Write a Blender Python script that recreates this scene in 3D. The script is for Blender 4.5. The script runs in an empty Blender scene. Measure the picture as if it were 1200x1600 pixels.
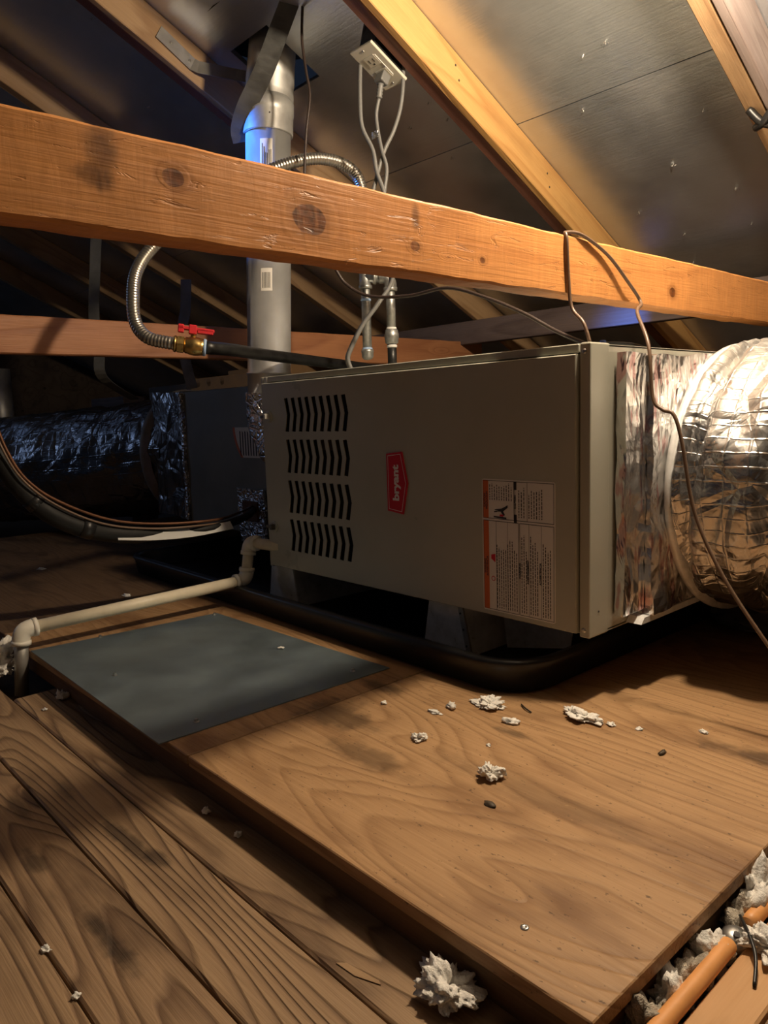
import bpy, bmesh, math, random
from mathutils import Vector, Matrix, noise
S = bpy.context.scene
COL = S.collection
V = Vector
# ------------------------------------------------------------------ camera
cam_d = bpy.data.cameras.new('camera'); cam = bpy.data.objects.new('camera', cam_d); COL.objects.link(cam)
cam_d.sensor_fit = 'VERTICAL'; cam_d.sensor_height = 24.0; cam_d.lens = 1164.73 / 1600 * 24.0; cam_d.clip_start = .02
def cam_axes(yaw, pitch, roll):
    f = V((-math.sin(yaw)*math.cos(pitch), math.cos(yaw)*math.cos(pitch), -math.sin(pitch)))
    r = f.cross(V((0, 0, 1))).normalized(); d = f.cross(r)
    c, s = math.cos(roll), math.sin(roll)
    return c*r + s*d, -s*r + c*d, f
_r, _d, _f = cam_axes(math.radians(48.0751), math.radians(7.4827), math.radians(1.8963))
m = Matrix((_r, -_d, -_f)).transposed().to_4x4(); m.translation = V((.62, -.975, .46)); cam.matrix_world = m
S.camera = cam
# ------------------------------------------------------------------ world, lights, exposure
w = bpy.data.worlds.new('world'); S.world = w; w.use_nodes = True
w.node_tree.nodes['Background'].inputs[0].default_value = (.30, .45, .8, 1); w.node_tree.nodes['Background'].inputs[1].default_value = .02
S.view_settings.view_transform = 'Standard'; S.view_settings.look = 'None'; S.view_settings.gamma = 1.0
S.view_settings.use_curve_mapping = False; S.view_settings.exposure = 0.14
BULB = V((.13, .078, 1.19))
ld = bpy.data.lights.new('bulb_light', 'POINT'); ld.energy = 42.0; ld.color = (1.0, .80, .57); ld.shadow_soft_size = .03
lo = bpy.data.objects.new('bulb_light', ld); COL.objects.link(lo); lo.location = BULB
ld = bpy.data.lights.new('gable_daylight', 'AREA'); ld.energy = 4.0; ld.color = (.42, .60, 1.0); ld.shape = 'RECTANGLE'; ld.size = .55; ld.size_y = .8
lo = bpy.data.objects.new('gable_daylight', ld); COL.objects.link(lo); lo.location = (-4.92, -2.2, 1.35)
lo.rotation_euler = (V((-1.0, .1, .9)) - lo.location).to_track_quat('-Z', 'Y').to_euler()
ld = bpy.data.lights.new('flue_blue_spot', 'SPOT'); ld.energy = 1300.0; ld.color = (.05, .23, 1.0); ld.spot_size = math.radians(9); ld.spot_blend = .6; ld.shadow_soft_size = .05  # added narrow blue spot to tint the flue; no vent opening modelled
lo = bpy.data.objects.new('flue_blue_spot', ld); COL.objects.link(lo); lo.location = (-2.0, -1.5, 1.85)
lo.rotation_euler = (V((-1.06, .1, 1.06)) - lo.location).to_track_quat('-Z', 'Y').to_euler()

# ------------------------------------------------------------------ node helpers
class G:
    def __init__(s, name):
        s.m = bpy.data.materials.new(name); s.m.use_nodes = True; s.t = s.m.node_tree
        s.b = s.t.nodes['Principled BSDF']; s.tc = None
    def n(s, typ, **k):
        nd = s.t.nodes.new(typ)
        for a, v in k.items(): setattr(nd, a, v)
        return nd
    def put(s, sock, v):
        if isinstance(v, bpy.types.NodeSocket): s.t.links.new(v, sock)
        elif v is not None:
            if isinstance(v, (tuple, list)) and len(v) == 3 and sock.type == 'RGBA': v = (*v, 1)
            sock.default_value = v
    def math(s, op, a, b=None, c=None, clamp=False):
        nd = s.n('ShaderNodeMath', operation=op, use_clamp=clamp)
        for i, v in enumerate((a, b, c)): s.put(nd.inputs[i], v)
        return nd.outputs[0]
    def vm(s, op, a, b=None):
        nd = s.n('ShaderNodeVectorMath', operation=op); s.put(nd.inputs[0], a)
        if b is not None: s.put(nd.inputs[1], b)
        return nd.outputs['Value'] if op == 'LENGTH' else nd.outputs[0]
    def obj(s):
        if not s.tc: s.tc = s.n('ShaderNodeTexCoord')
        return s.tc.outputs['Object']
    def rand(s):
        oi = s.n('ShaderNodeObjectInfo'); cb = s.n('ShaderNodeCombineXYZ')
        for i, k in enumerate((17., 31., 23.)): s.put(cb.inputs[i], s.math('MULTIPLY', oi.outputs['Random'], k))
        return s.vm('ADD', s.obj(), cb.outputs[0])
    def noise(s, vec, scale, detail=2, rough=.5, dist=0):
        nd = s.n('ShaderNodeTexNoise'); s.put(nd.inputs['Vector'], vec); nd.inputs['Scale'].default_value = scale
        nd.inputs['Detail'].default_value = detail; nd.inputs['Roughness'].default_value = rough; nd.inputs['Distortion'].default_value = dist
        return nd.outputs['Fac']
    def vor(s, vec, scale, feat='F1', rnd=1.0):
        nd = s.n('ShaderNodeTexVoronoi', feature=feat); s.put(nd.inputs['Vector'], vec); nd.inputs['Scale'].default_value = scale; nd.inputs['Randomness'].default_value = rnd
        return nd.outputs['Distance']
    def ramp(s, fac, stops, interp='LINEAR'):
        nd = s.n('ShaderNodeValToRGB'); s.put(nd.inputs[0], fac); e = nd.color_ramp.elements; nd.color_ramp.interpolation = interp
        while len(e) < len(stops): e.new(.5)
        for el, (p, c) in zip(e, stops):
            el.position = p; el.color = (*c, 1) if isinstance(c, (tuple, list)) else (c, c, c, 1)
        return nd.outputs[0]
    def mr(s, v, a, b, c=0., d=1., smooth=False):
        nd = s.n('ShaderNodeMapRange'); nd.interpolation_type = 'SMOOTHSTEP' if smooth else 'LINEAR'
        for i, x in enumerate((v, a, b, c, d)): s.put(nd.inputs[i], x)
        return nd.outputs[0]
    def mix(s, f, a, b, bl='MIX'):
        nd = s.n('ShaderNodeMix', data_type='RGBA', blend_type=bl); s.put(nd.inputs[0], f); s.put(nd.inputs[6], a); s.put(nd.inputs[7], b)
        return nd.outputs[2]
    def bump(s, h, strength, dist):
        nd = s.n('ShaderNodeBump'); s.put(nd.inputs['Height'], h); nd.inputs['Strength'].default_value = strength; nd.inputs['Distance'].default_value = dist
        s.t.links.new(nd.outputs[0], s.b.inputs['Normal'])
    def set(s, **k):
        for a, v in k.items(): s.put(s.b.inputs[{'col': 'Base Color', 'rough': 'Roughness', 'metal': 'Metallic', 'spec': 'Specular IOR Level', 'coat': 'Coat Weight'}[a]], v)
        return s.m

def wood(name, light, dark, rings=9., knots=(), rough=.6, bump=.35, rk=.16, sc=1., stain=.5, stain_col=None, saw=0., patches=(), fw=.55, rw=.55, kv=2.2, fleck=0., ay=9., qd=1.5):
    g = G(name); p0 = g.obj(); p = g.rand()
    q = g.vm('MULTIPLY', p, (1.1*sc, ay*sc, ay*sc))
    v = g.math('MULTIPLY', g.noise(q, 1., qd, .4, .35 if ay < 9 else 0.), rings)
    kd = g.vor(g.vm('MULTIPLY', p, (2.3*sc, 8.*sc, 8.*sc)), 1.)
    kg = g.mr(kd, rk*1.9, 0., 0., 1., True)
    v = g.math('ADD', v, g.math('MULTIPLY', kg, 3.))
    kmask = g.mr(kd, rk*.55, rk*.35, 0., .8, True)
    halo = None
    for (kx, ky, kz, r) in knots:
        d = g.vm('LENGTH', g.vm('MULTIPLY', g.vm('SUBTRACT', p0, (kx, ky, kz)), (.75, 1., 1.)))
        d = g.math('ADD', d, g.math('MULTIPLY', g.math('SUBTRACT', g.noise(p0, 60.), .5), r*.35))
        v = g.math('ADD', v, g.math('MULTIPLY', g.mr(d, r*2.6, 0., 0., 1., True), kv))
        hm = g.mr(d, r*2.3, r*1.0, 0., .45, True); halo = hm if halo is None else g.math('MAXIMUM', halo, hm)
        kmask = g.math('MAXIMUM', kmask, g.mr(d, r*1.04, r*.92, 0., .92, True))
    fr = g.math('FRACT', v)
    ring = g.ramp(fr, [(0., 0.), (.55, .25), (.86, 1.), (1., 0.)])
    fine = g.noise(g.vm('MULTIPLY', p, (9., 260., 260.)), 1., 2, .6)
    blot = g.noise(g.vm('MULTIPLY', p, (3., 7., 7.)), 1.2, 4, .6)
    f = g.math('ADD', g.math('MULTIPLY', ring, rw), g.math('MULTIPLY', g.math('SUBTRACT', fine, .3), fw), clamp=True)
    c = g.mix(f, light, dark)
    c = g.mix(g.mr(blot, .48, .72, 0., stain, True), c, stain_col or tuple(x*.35 for x in dark))
    for (px, py, pz, sx, sy, am) in patches:
        d = g.vm('LENGTH', g.vm('MULTIPLY', g.vm('SUBTRACT', p0, (px, py, pz)), (1/sx, 1/sy, 1/sy)))
        d = g.math('ADD', d, g.math('MULTIPLY', g.math('SUBTRACT', g.noise(p0, 25., 4, .6), .5), 1.6))
        c = g.mix(g.mr(d, 1.1, .3, 0., am, True), c, tuple(x*.18 for x in dark))
    if halo is not None: c = g.mix(halo, c, tuple(x*.55 for x in dark))
    if fleck:
        c = g.mix(g.mr(g.noise(g.vm('MULTIPLY', p, (1., 2., 2.)), 95., 3, .65), .64, .70, 0., fleck), c, tuple(x*.3 for x in dark))
        c = g.mix(g.mr(g.noise(g.vm('MULTIPLY', p, (1., 3., 3.)), 60., 4, .7), .66, .74, 0., fleck*.7), c, tuple(min(1, x*1.45) for x in light))
    c = g.mix(kmask, c, g.mix(g.mr(g.noise(p0, 140., 3), .35, .65), (dark[0]*.22, dark[1]*.20, dark[2]*.2), (dark[0]*.5, dark[1]*.42, dark[2]*.4)))
    h = g.math('ADD', g.math('MULTIPLY', ring, -.7 if not saw else -.12), g.math('MULTIPLY', fine, .6))
    if saw:
        sw = g.noise(g.vm('MULTIPLY', g.vm('ADD', p, g.vm('MULTIPLY', p, (0, 0, 0))), (70., 5., 14.)), 1., 3, .6, .6)
        ck = g.mr(g.noise(g.vm('MULTIPLY', p, (14., 60., 60.)), 1., 4, .7, 1.5), .60, .68, 0., 1.)
        h = g.math('ADD', h, g.math('MULTIPLY', sw, saw)); h = g.math('SUBTRACT', h, g.math('MULTIPLY', ck, saw*1.2))
        c = g.mix(g.math('MULTIPLY', ck, .30), c, tuple(x*.3 for x in dark))
        c = g.mix(g.math('MULTIPLY', g.mr(sw, .45, .75), .22), c, tuple(min(1, x*1.5) for x in light))
    g.bump(h, bump, .0025)
    return g.set(col=c, rough=g.mr(fine, .2, .8, rough-.08, rough+.12), spec=.4)

def plain(name, col, rough=.5, metal=0., spec=.5, var=.0, vs=30., bump=0., bs=200., bd=.001):
    g = G(name); c = col
    if var:
        nz = g.noise(g.obj(), vs, 4, .6)
        c = g.mix(g.mr(nz, .3, .7), tuple(x*(1-var) for x in col), tuple(min(1, x*(1+var)) for x in col))
        g.set(rough=g.mr(nz, .3, .7, rough*.8, min(1, rough*1.2)))
    else: g.set(rough=rough)
    if bump: g.bump(g.noise(g.obj(), bs, 3, .6), bump, bd)
    return g.set(col=c, metal=metal, spec=spec)

def foil(name, col, rough=.22, crease=.6, scale=18., grid=0., red=0., dust=0., zs=1.):
    g = G(name); p = g.obj()
    if zs != 1.: p = g.vm('MULTIPLY', p, (1., 1., zs))
    a = g.vor(g.vm('ADD', p, g.vm('MULTIPLY', p, (0, 0, 0))), scale, 'DISTANCE_TO_EDGE')
    wv = g.noise(p, scale*.7, 3, .6, 2.0)
    b = g.vor(p, scale*3.1, 'F1')
    h = g.math('ADD', g.math('MULTIPLY', wv, 1.4), g.math('ADD', g.math('MULTIPLY', g.mr(a, 0., .12), .5), g.math('MULTIPLY', b, .35)))
    if grid:
        uv = g.tc.outputs['UV']; sx = g.n('ShaderNodeSeparateXYZ'); g.put(sx.inputs[0], uv)
        l = None
        for o, k in ((0, 1.), (1, 1.)):
            fr = g.math('PINGPONG', g.math('ADD', sx.outputs[o], g.math('MULTIPLY', g.noise(p, 30.), .004)), grid*.5)
            ln = g.mr(fr, 0., grid*.09, 1., 0., True); l = ln if l is None else g.math('MAXIMUM', l, ln)
        h = g.math('ADD', h, g.math('MULTIPLY', l, .16))
    c = col
    c = g.mix(g.mr(g.noise(p, 9., 3), .35, .65), tuple(x*.82 for x in col), col)
    if red:
        mk = g.mr(g.noise(g.vm('MULTIPLY', p, (30., 60., 22.)), 1.3, 2, .6), .56, .60)
        c = g.mix(g.math('MULTIPLY', mk, red), c, (.45, .03, .04))
    g.set(metal=.95)
    if dust:
        geo = g.n('ShaderNodeNewGeometry'); sz = g.n('ShaderNodeSeparateXYZ'); g.put(sz.inputs[0], geo.outputs['Normal'])
        dm = g.math('MULTIPLY', g.mr(sz.outputs[2], .2, .75, 0., dust, True), g.mr(g.noise(p, 14., 4, .7), .3, .6))
        c = g.mix(dm, c, (.36, .30, .22)); g.set(metal=g.mr(dm, 0., 1., .95, .1)); rough = g.mr(dm, 0., 1., rough, .85)
    g.bump(h, crease, .006)
    return g.set(col=c, rough=rough)

def sheathing_mat():
    g = G('radiant_barrier'); p = g.obj()
    n1 = g.noise(g.vm('MULTIPLY', p, (4., 4., 4.)), 1.5, 3, .6)
    ln = g.noise(g.vm('MULTIPLY', p, (9., 230., 60.)), 1., 2, .5)
    strand = g.noise(g.vm('MULTIPLY', p, (22., 55., 30.)), 1.2, 3, .6, .8)
    g.bump(g.math('ADD', g.math('MULTIPLY', n1, .9), g.math('ADD', g.math('MULTIPLY', ln, .16), g.math('MULTIPLY', strand, .22))), .32, .006)
    c = g.mix(g.mr(n1, .3, .7), (.62, .66, .71), (.73, .77, .82))
    return g.set(col=c, metal=.86, rough=g.mr(n1, .3, .7, .29, .42))

M = {}
M['sheath'] = sheathing_mat()
M['raf_gold'] = wood('fir_golden', (.62, .36, .13), (.42, .20, .06), rings=7, rough=.5, stain=.25, rk=.1)
M['raf_tan'] = wood('fir_tan', (.46, .30, .16), (.27, .15, .07), rings=7, rough=.6, stain=.35, rk=.1)
M['raf_grey'] = wood('fir_grey', (.33, .27, .25), (.20, .15, .14), rings=16, rough=.6, stain=.2, rk=.05)
M['maroon'] = wood('stained_batten', (.20, .085, .055), (.10, .04, .03), rings=6, rough=.55, stain=.3, rk=.05)
M['dark_wood'] = wood('dark_purlin', (.16, .12, .11), (.08, .055, .05), rings=7, rough=.6, stain=.4)
M['beam_front'] = wood('rough_sawn_fir', (.68, .30, .095), (.42, .15, .042), rings=5, rough=.42, bump=.4, rk=.03, stain=.22, saw=.35, fw=.28, rw=.38, kv=1.3,
    knots=[(-.337, -.019, -.003, .0165), (-.496, -.019, .012, .0085), (.477, -.019, -.014, .0085), (-.177, -.019, -.012, .006), (-.05, -.019, -.015, .004)],
    patches=[(-.565, -.019, .018, .018, .03, .75), (-.575, -.019, .0, .022, .012, .8), (-.175, -.019, .02, .008, .02, .6)])
M['beam_rear'] = wood('reddish_fir', (.44, .20, .09), (.27, .10, .045), rings=5, rough=.55, rk=.1, stain=.35, patches=[(-.55, -.019, 0, .03, .05, .9)])
M['plank'] = wood('weathered_plank', (.36, .235, .13), (.125, .07, .036), rings=19, rough=.62, bump=.8, rk=.21, sc=1.0, stain=.7, stain_col=(.085, .047, .025), rw=.75, fw=.5)
PLANK = dict(rings=19, rough=.62, bump=.8, rk=.21, sc=1.0, stain=.7, stain_col=(.085, .047, .025), rw=.75, fw=.5)
M['plank_a'] = wood('weathered_plank_stained', (.36, .235, .13), (.125, .07, .036), patches=[(.235, 0, .019, .07, .014, .75), (.30, .01, .019, .03, .012, .7), (.05, -.01, .019, .05, .015, .5)], **PLANK)
M['plank_b'] = wood('weathered_plank_dark_marks', (.35, .225, .125), (.12, .067, .035), patches=[(.54, -.005, .019, .05, .014, .7), (.74, .005, .019, .07, .014, .8), (.40, .02, .019, .06, .012, .5)], **PLANK)
M['ply'] = wood('plywood_veneer', (.45, .27, .13), (.23, .118, .048), ay=6., qd=2.6, rings=24, rough=.55, bump=.4, rk=.10, sc=.8, rw=.5, fw=.75, fleck=.75, stain=.75, stain_col=(.16, .075, .03),
    patches=[(-.26, -.30, 0, .10, .06, .7), (-.30, -.17, 0, .07, .025, .7), (-.02, -.165, 0, .035, .012, .6), (.30, -.005, 0, .14, .03, .75), (-.12, -.36, 0, .10, .03, .55), (.1, -.28, 0, .2, .03, .3)])
M['ply_dark'] = wood('darker_plywood', (.16, .095, .05), (.075, .04, .02), rings=26, rough=.75, bump=.4, sc=.6, stain=.7, fleck=.6)  # darker plywood tone for the far left sheet
M['ply_edge'] = wood('plywood_edge', (.30, .17, .08), (.10, .05, .022), rings=30, rough=.7, stain=.6)
M['frame_wood'] = wood('platform_frame_wood', (.22, .12, .055), (.10, .05, .022), rings=6, rough=.7, stain=.6)
M['joist'] = wood('joist_fir', (.62, .36, .17), (.42, .22, .09), rings=5, rough=.7, stain=.25, rk=.05)
M['joist_grey'] = wood('joist_grey_fir', (.40, .28, .19), (.26, .17, .11), rings=5, rough=.7, stain=.25, rk=.05)
M['subfloor'] = plain('dusty_subfloor', (.09, .065, .045), .9, var=.4)
M['gable'] = wood('gable_boards', (.14, .10, .07), (.07, .045, .03), rings=6, rough=.7)
M['paint'] = plain('furnace_enamel', (.45, .445, .37), .33, 0, .5, var=.05, vs=6., bump=.05, bs=500., bd=.0006)
M['paint_end'] = M['paint']
M['black'] = plain('slot_shade_black', (.012, .011, .010), .7)
M['innermetal'] = plain('interior_brown_steel', (.10, .065, .045), .45, .6, var=.4, vs=20.)
M['pan'] = plain('black_plastic', (.012, .012, .013), .38, 0, .5, var=.3, vs=12.)
M['galv'] = plain('galvanised_sheet', (.93, .94, .91), .34, .2, var=.22, vs=45., bump=.05, bs=60.)
M['plate'] = plain('galvanised_floor_plate', (.245, .305, .33), .45, .7, var=.16, vs=9., bump=.12, bs=5., bd=.01)
M['flue'] = plain('flue_steel', (.72, .72, .71), .38, .68, var=.08, vs=12.)
M['flue_old'] = plain('weathered_flue_steel', (.56, .56, .54), .48, .55, var=.2, vs=18.)
M['strap'] = plain('dark_strap_steel', (.20, .205, .20), .5, .75, var=.2, vs=25.)
M['bracket'] = plain('zinc_bracket', (.44, .43, .40), .5, .7, var=.15, vs=30.)
M['pipe_black'] = plain('black_iron', (.012, .012, .012), .38, .0, var=.4, vs=40.)
M['pipe_galv'] = plain('galvanised_pipe', (.42, .43, .42), .42, .8, var=.3, vs=70., bump=.2, bs=120.)
M['flexgas'] = plain('corrugated_steel', (.48, .45, .40), .30, .9)
M['brass'] = plain('brass', (.56, .38, .14), .32, .95, var=.2, vs=90.)
M['red_handle'] = plain('red_handle', (.62, .03, .04), .4)
M['white_tape'] = plain('thread_tape', (.75, .75, .72), .7)
M['blue_seal'] = plain('blue_sealant', (.35, .5, .75), .6)
M['pvc'] = plain('aged_pvc', (.74, .66, .50), .42, var=.10, vs=22.)
M['pvc_fit'] = plain('white_pvc_fitting', (.80, .76, .66), .4, var=.06, vs=30.)
M['coil'] = plain('dark_coil_cabinet', (.20, .205, .185), .5, .0, var=.15, vs=8.)
M['foil'] = foil('foil_wrap', (.84, .83, .82), .24, .7, 17., red=.5, zs=.45)
M['foil_tape'] = foil('foil_tape', (.75, .75, .76), .22, .9, 40.)
M['duct'] = foil('foil_flex_duct', (.70, .695, .69), .25, .75, 13., grid=.021, dust=.55)
M['duct_dark'] = foil('grey_flex_duct', (.26, .26, .27), .24, .7, 10., grid=.04)
M['duct_band'] = plain('mastic_band', (.25, .22, .20), .6, .1, var=.25, vs=20.)
M['red'] = plain('badge_red', (.62, .016, .035), .35)
M['badge_white'] = plain('badge_white', (.85, .80, .77), .45)
M['paper'] = plain('label_paper', (.78, .75, .70), .5)
M['orange'] = plain('label_orange', (.62, .14, .03), .5)
M['ink'] = plain('label_ink', (.035, .032, .03), .6)
M['ivory'] = plain('ivory_plastic', (.66, .63, .53), .35)
M['cord_grey'] = plain('grey_cord', (.17, .17, .165), .45)
M['wire_brown'] = plain('brown_wire', (.16, .10, .065), .4)
M['wire_dark'] = plain('dark_brown_wire', (.045, .03, .025), .45)
M['wire_black'] = plain('black_wire', (.012, .012, .012), .4)
M['insul'] = plain('pipe_insulation', (.012, .012, .012), .6, 0, .3, var=.3, vs=30., bump=.3, bs=40., bd=.003)
M['copper'] = plain('copper_line', (.13, .055, .025), .5, .5, var=.3, vs=60.)
M['sleeve'] = plain('white_sleeve', (.50, .50, .48), .5)
M['fluff'] = plain('white_insulation', (.86, .83, .77), .95, 0, .1, var=.1, vs=120., bump=.6, bs=320., bd=.003)
M['fluff_grey'] = plain('grey_insulation', (.42, .37, .30), .95, 0, .1, var=.3, vs=70., bump=.9, bs=200., bd=.005)
M['pex'] = plain('orange_pipe', (.78, .36, .12), .5, var=.08, vs=30., bump=.15, bs=150.)
M['card'] = plain('cardboard', (.40, .24, .11), .75, var=.12, vs=12.)
M['card_dark'] = plain('dark_cardboard', (.10, .085, .08), .75, var=.2, vs=12.)
M['steel'] = plain('screw_steel', (.6, .6, .58), .3, .95)
M['porcelain'] = plain('porcelain', (.7, .68, .62), .3)
M['knob_white'] = plain('latch_white', (.62, .60, .55), .4)
M['knob_dark'] = plain('latch_dark', (.08, .075, .065), .4)
M['bug'] = plain('dark_chip', (.07, .05, .03), .6)

# ------------------------------------------------------------------ geometry helpers
def bm_box(bm, a, b, mat=None):
    x0, y0, z0 = (min(a[i], b[i]) for i in range(3)); x1, y1, z1 = (max(a[i], b[i]) for i in range(3))
    vs = [bm.verts.new(p) for p in ((x0,y0,z0),(x1,y0,z0),(x1,y1,z0),(x0,y1,z0),(x0,y0,z1),(x1,y0,z1),(x1,y1,z1),(x0,y1,z1))]
    for f in ((0,3,2,1),(4,5,6,7),(0,1,5,4),(1,2,6,5),(2,3,7,6),(3,0,4,7)): bm.faces.new([vs[i] for i in f])
    return vs
def bevel(bm, w, seg=2):
    bmesh.ops.bevel(bm, geom=list(bm.edges), offset=w, segments=seg, affect='EDGES', profile=.5)
def box(a, b, bv=0, seg=2):
    bm = bmesh.new(); bm_box(bm, a, b)
    if bv: bevel(bm, bv, seg)
    return bm
def smooth_path(pts, n=6):
    pts = [V(p) for p in pts]
    if len(pts) < 3: return pts
    out = []
    for i in range(len(pts)-1):
        p0 = pts[max(i-1, 0)]; p1 = pts[i]; p2 = pts[i+1]; p3 = pts[min(i+2, len(pts)-1)]
        for k in range(n):
            t = k/n
            out.append(.5*((2*p1)+(p2-p0)*t+(2*p0-5*p1+4*p2-p3)*t*t+(3*p1-p0-3*p2+p3)*t**3))
    out.append(pts[-1]); return out
def resample(pts, step):
    out = [pts[0]]; acc = 0
    for a, b in zip(pts, pts[1:]):
        L = (b-a).length; t = step-acc
        while t <= L and L > 0: out.append(a+(b-a)*(t/L)); t += step
        acc = (acc+L) % step if L > 0 else acc
    return out
def tube(bm, pts, r, seg=12, cap=True, uv=False, flat=None):
    """r: number or list; flat: (a, b) half sizes for a ribbon-like section"""
    n = len(pts); rings = []; prev = None
    uvl = bm.loops.layers.uv.verify() if uv else None
    dist = 0; ds = []
    for i, p in enumerate(pts):
        t = (pts[min(i+1, n-1)]-pts[max(i-1, 0)]).normalized()
        if prev is None:
            a = t.cross(V((0, 0, 1)))
            if a.length < .05: a = t.cross(V((0, 1, 0)))
            a.normalize()
        else: a = (prev - t*prev.dot(t)).normalized()
        prev = a; b = t.cross(a); rr = r[i] if isinstance(r, (list, tuple)) else r
        if i: dist += (p-pts[i-1]).length
        ds.append(dist)
        rings.append([bm.verts.new(p + a*rr*math.cos(2*math.pi*k/seg) + b*rr*math.sin(2*math.pi*k/seg)) for k in range(seg)])
    rm = r[0] if isinstance(r, (list, tuple)) else r
    for i in range(n-1):
        for k in range(seg):
            f = bm.faces.new((rings[i][k], rings[i][(k+1) % seg], rings[i+1][(k+1) % seg], rings[i+1][k])); f.smooth = True
            if uv:
                for lp, (u, v_) in zip(f.loops, ((ds[i], k), (ds[i], k+1), (ds[i+1], k+1), (ds[i+1], k))): lp[uvl].uv = (u, v_/seg*2*math.pi*rm)
    if cap:
        bm.faces.new(list(reversed(rings[0]))); bm.faces.new(rings[-1])
    return rings
def cyl(bm, p, q, r, seg=20, r2=None): tube(bm, [V(p), V(q)], [r, r if r2 is None else r2], seg)
def ribbon(bm, pts, wdir, w, t=.0012):
    """strap of width w along wdir"""
    wd = V(wdir).normalized(); n = len(pts); rows = []
    for i, p in enumerate(pts):
        tg = (pts[min(i+1, n-1)]-pts[max(i-1, 0)]).normalized(); nd = tg.cross(wd).normalized(); wv = nd.cross(tg).normalized()
        rows.append([bm.verts.new(p+wv*w/2*a+nd*t/2*b) for a, b in ((-1,-1),(1,-1),(1,1),(-1,1))])
    for a, b in zip(rows, rows[1:]):
        for k in range(4): bm.faces.new((a[k], a[(k+1) % 4], b[(k+1) % 4], b[k]))
    bm.faces.new(list(reversed(rows[0]))); bm.faces.new(rows[-1])
def prism(bm, poly, y0, y1, axis='Y'):
    """extrude 2D polygon (x,z) from y0 to y1"""
    f = (lambda x, z, y: (x, y, z)) if axis == 'Y' else ((lambda x, z, y: (y, x, z)) if axis == 'X' else (lambda x, z, y: (x, z, y)))
    a = [bm.verts.new(f(x, z, y0)) for x, z in poly]; b = [bm.verts.new(f(x, z, y1)) for x, z in poly]; n = len(poly)
    bm.faces.new(a); bm.faces.new(list(reversed(b)))
    for i in range(n): bm.faces.new((a[i], b[i], b[(i+1) % n], a[(i+1) % n]))
def lathe(bm, o, d, prof, seg=24):
    """prof: (distance along d, radius)"""
    o = V(o); d = V(d).normalized(); a = d.cross(V((0, 0, 1)))
    if a.length < .05: a = d.cross(V((0, 1, 0)))
    a.normalize(); b = d.cross(a); rings = []
    for s, r in prof: rings.append([bm.verts.new(o+d*s+(a*math.cos(2*math.pi*k/seg)+b*math.sin(2*math.pi*k/seg))*max(r, 1e-5)) for k in range(seg)])
    for x, y in zip(rings, rings[1:]):
        for k in range(seg): f = bm.faces.new((x[k], x[(k+1) % seg], y[(k+1) % seg], y[k])); f.smooth = seg > 8
    bm.faces.new(list(reversed(rings[0]))); bm.faces.new(rings[-1])
def obj(name, bm, mat, parent=None, mw=None, recalc=True):
    if recalc: bmesh.ops.recalc_face_normals(bm, faces=list(bm.faces))
    me = bpy.data.meshes.new(name); bm.to_mesh(me); bm.free()
    return meshobj(name, me, mat, parent, mw)
def wloc(o):
    l = V((0, 0, 0))
    while o: l += o.location; o = o.parent
    return l
def meshobj(name, me, mat, parent=None, mw=None):
    o = bpy.data.objects.new(name, me); COL.objects.link(o)
    if mat is not None and not me.materials: me.materials.append(M[mat] if isinstance(mat, str) else mat)
    if mw is not None: o.matrix_world = mw
    if parent is not None:
        o.parent = parent; o.location = o.location - wloc(parent)
    return o
def thing(name, label, cat, loc, group=None):
    o = bpy.data.objects.new(name, None); COL.objects.link(o); o.location = loc; o.empty_display_size = .05
    return tag(o, label, cat, group)
def tag(o, label, cat, group=None):
    o['label'] = label; o['category'] = cat
    if group: o['group'] = group
    return o
def struct(o):
    o['kind'] = 'structure'; return o
def centre(o):
    """put the origin of a single-mesh thing at the bottom centre of its own mesh"""
    me = o.data; xs = [v.co for v in me.vertices]
    c = V(((min(v.x for v in xs)+max(v.x for v in xs))/2, (min(v.y for v in xs)+max(v.y for v in xs))/2, min(v.z for v in xs)))
    me.transform(Matrix.Translation(-c)); o.location = o.location + c; return o
def board_matrix(p0, p1, up):
    """local X along the board from its middle, local Z towards up"""
    p0, p1 = V(p0), V(p1); x = (p1-p0).normalized(); z = V(up); z = (z-x*z.dot(x)).normalized(); y = z.cross(x)
    mm = Matrix((x, y, z)).transposed().to_4x4(); mm.translation = (p0+p1)/2
    return mm, (p1-p0).length
def board_bm(L, wd, ht, bv=.002, seg=0, jit=0., seed=0):
    bm = bmesh.new()
    if not seg:
        bm_box(bm, (-L/2, -wd/2, -ht/2), (L/2, wd/2, ht/2))
        if bv: bevel(bm, bv, 1)
        return bm
    rnd = random.Random(seed); prof = []
    ny, nz = 2, 4; c = .003
    ring = [(-wd/2, -ht/2+c), (-wd/2, -ht*.2), (-wd/2, ht*.2), (-wd/2, ht/2-c), (-wd/2+c, ht/2), (wd/2-c, ht/2), (wd/2, ht/2-c), (wd/2, 0), (wd/2, -ht/2+c), (wd/2-c, -ht/2), (-wd/2+c, -ht/2)]
    rows = []
    for i in range(seg+1):
        x = -L/2+L*i/seg; rows.append([])
        for k, (y, z) in enumerate(ring):
            q = V((x*22, y*30+seed, z*30)); dz = noise.noise(q)*jit + noise.noise(q*3.7)*jit*.5
            dy = noise.noise(q+V((9, 3, 1)))*jit*.5
            rows[-1].append(bm.verts.new((x, y+dy, z+(dz if abs(z) > ht*.4 else 0))))
    n = len(ring)
    for a, b in zip(rows, rows[1:]):
        for k in range(n): bm.faces.new((a[k], a[(k+1) % n], b[(k+1) % n], b[k]))
    bm.faces.new(list(reversed(rows[0]))); bm.faces.new(rows[-1])
    return bm
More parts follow.
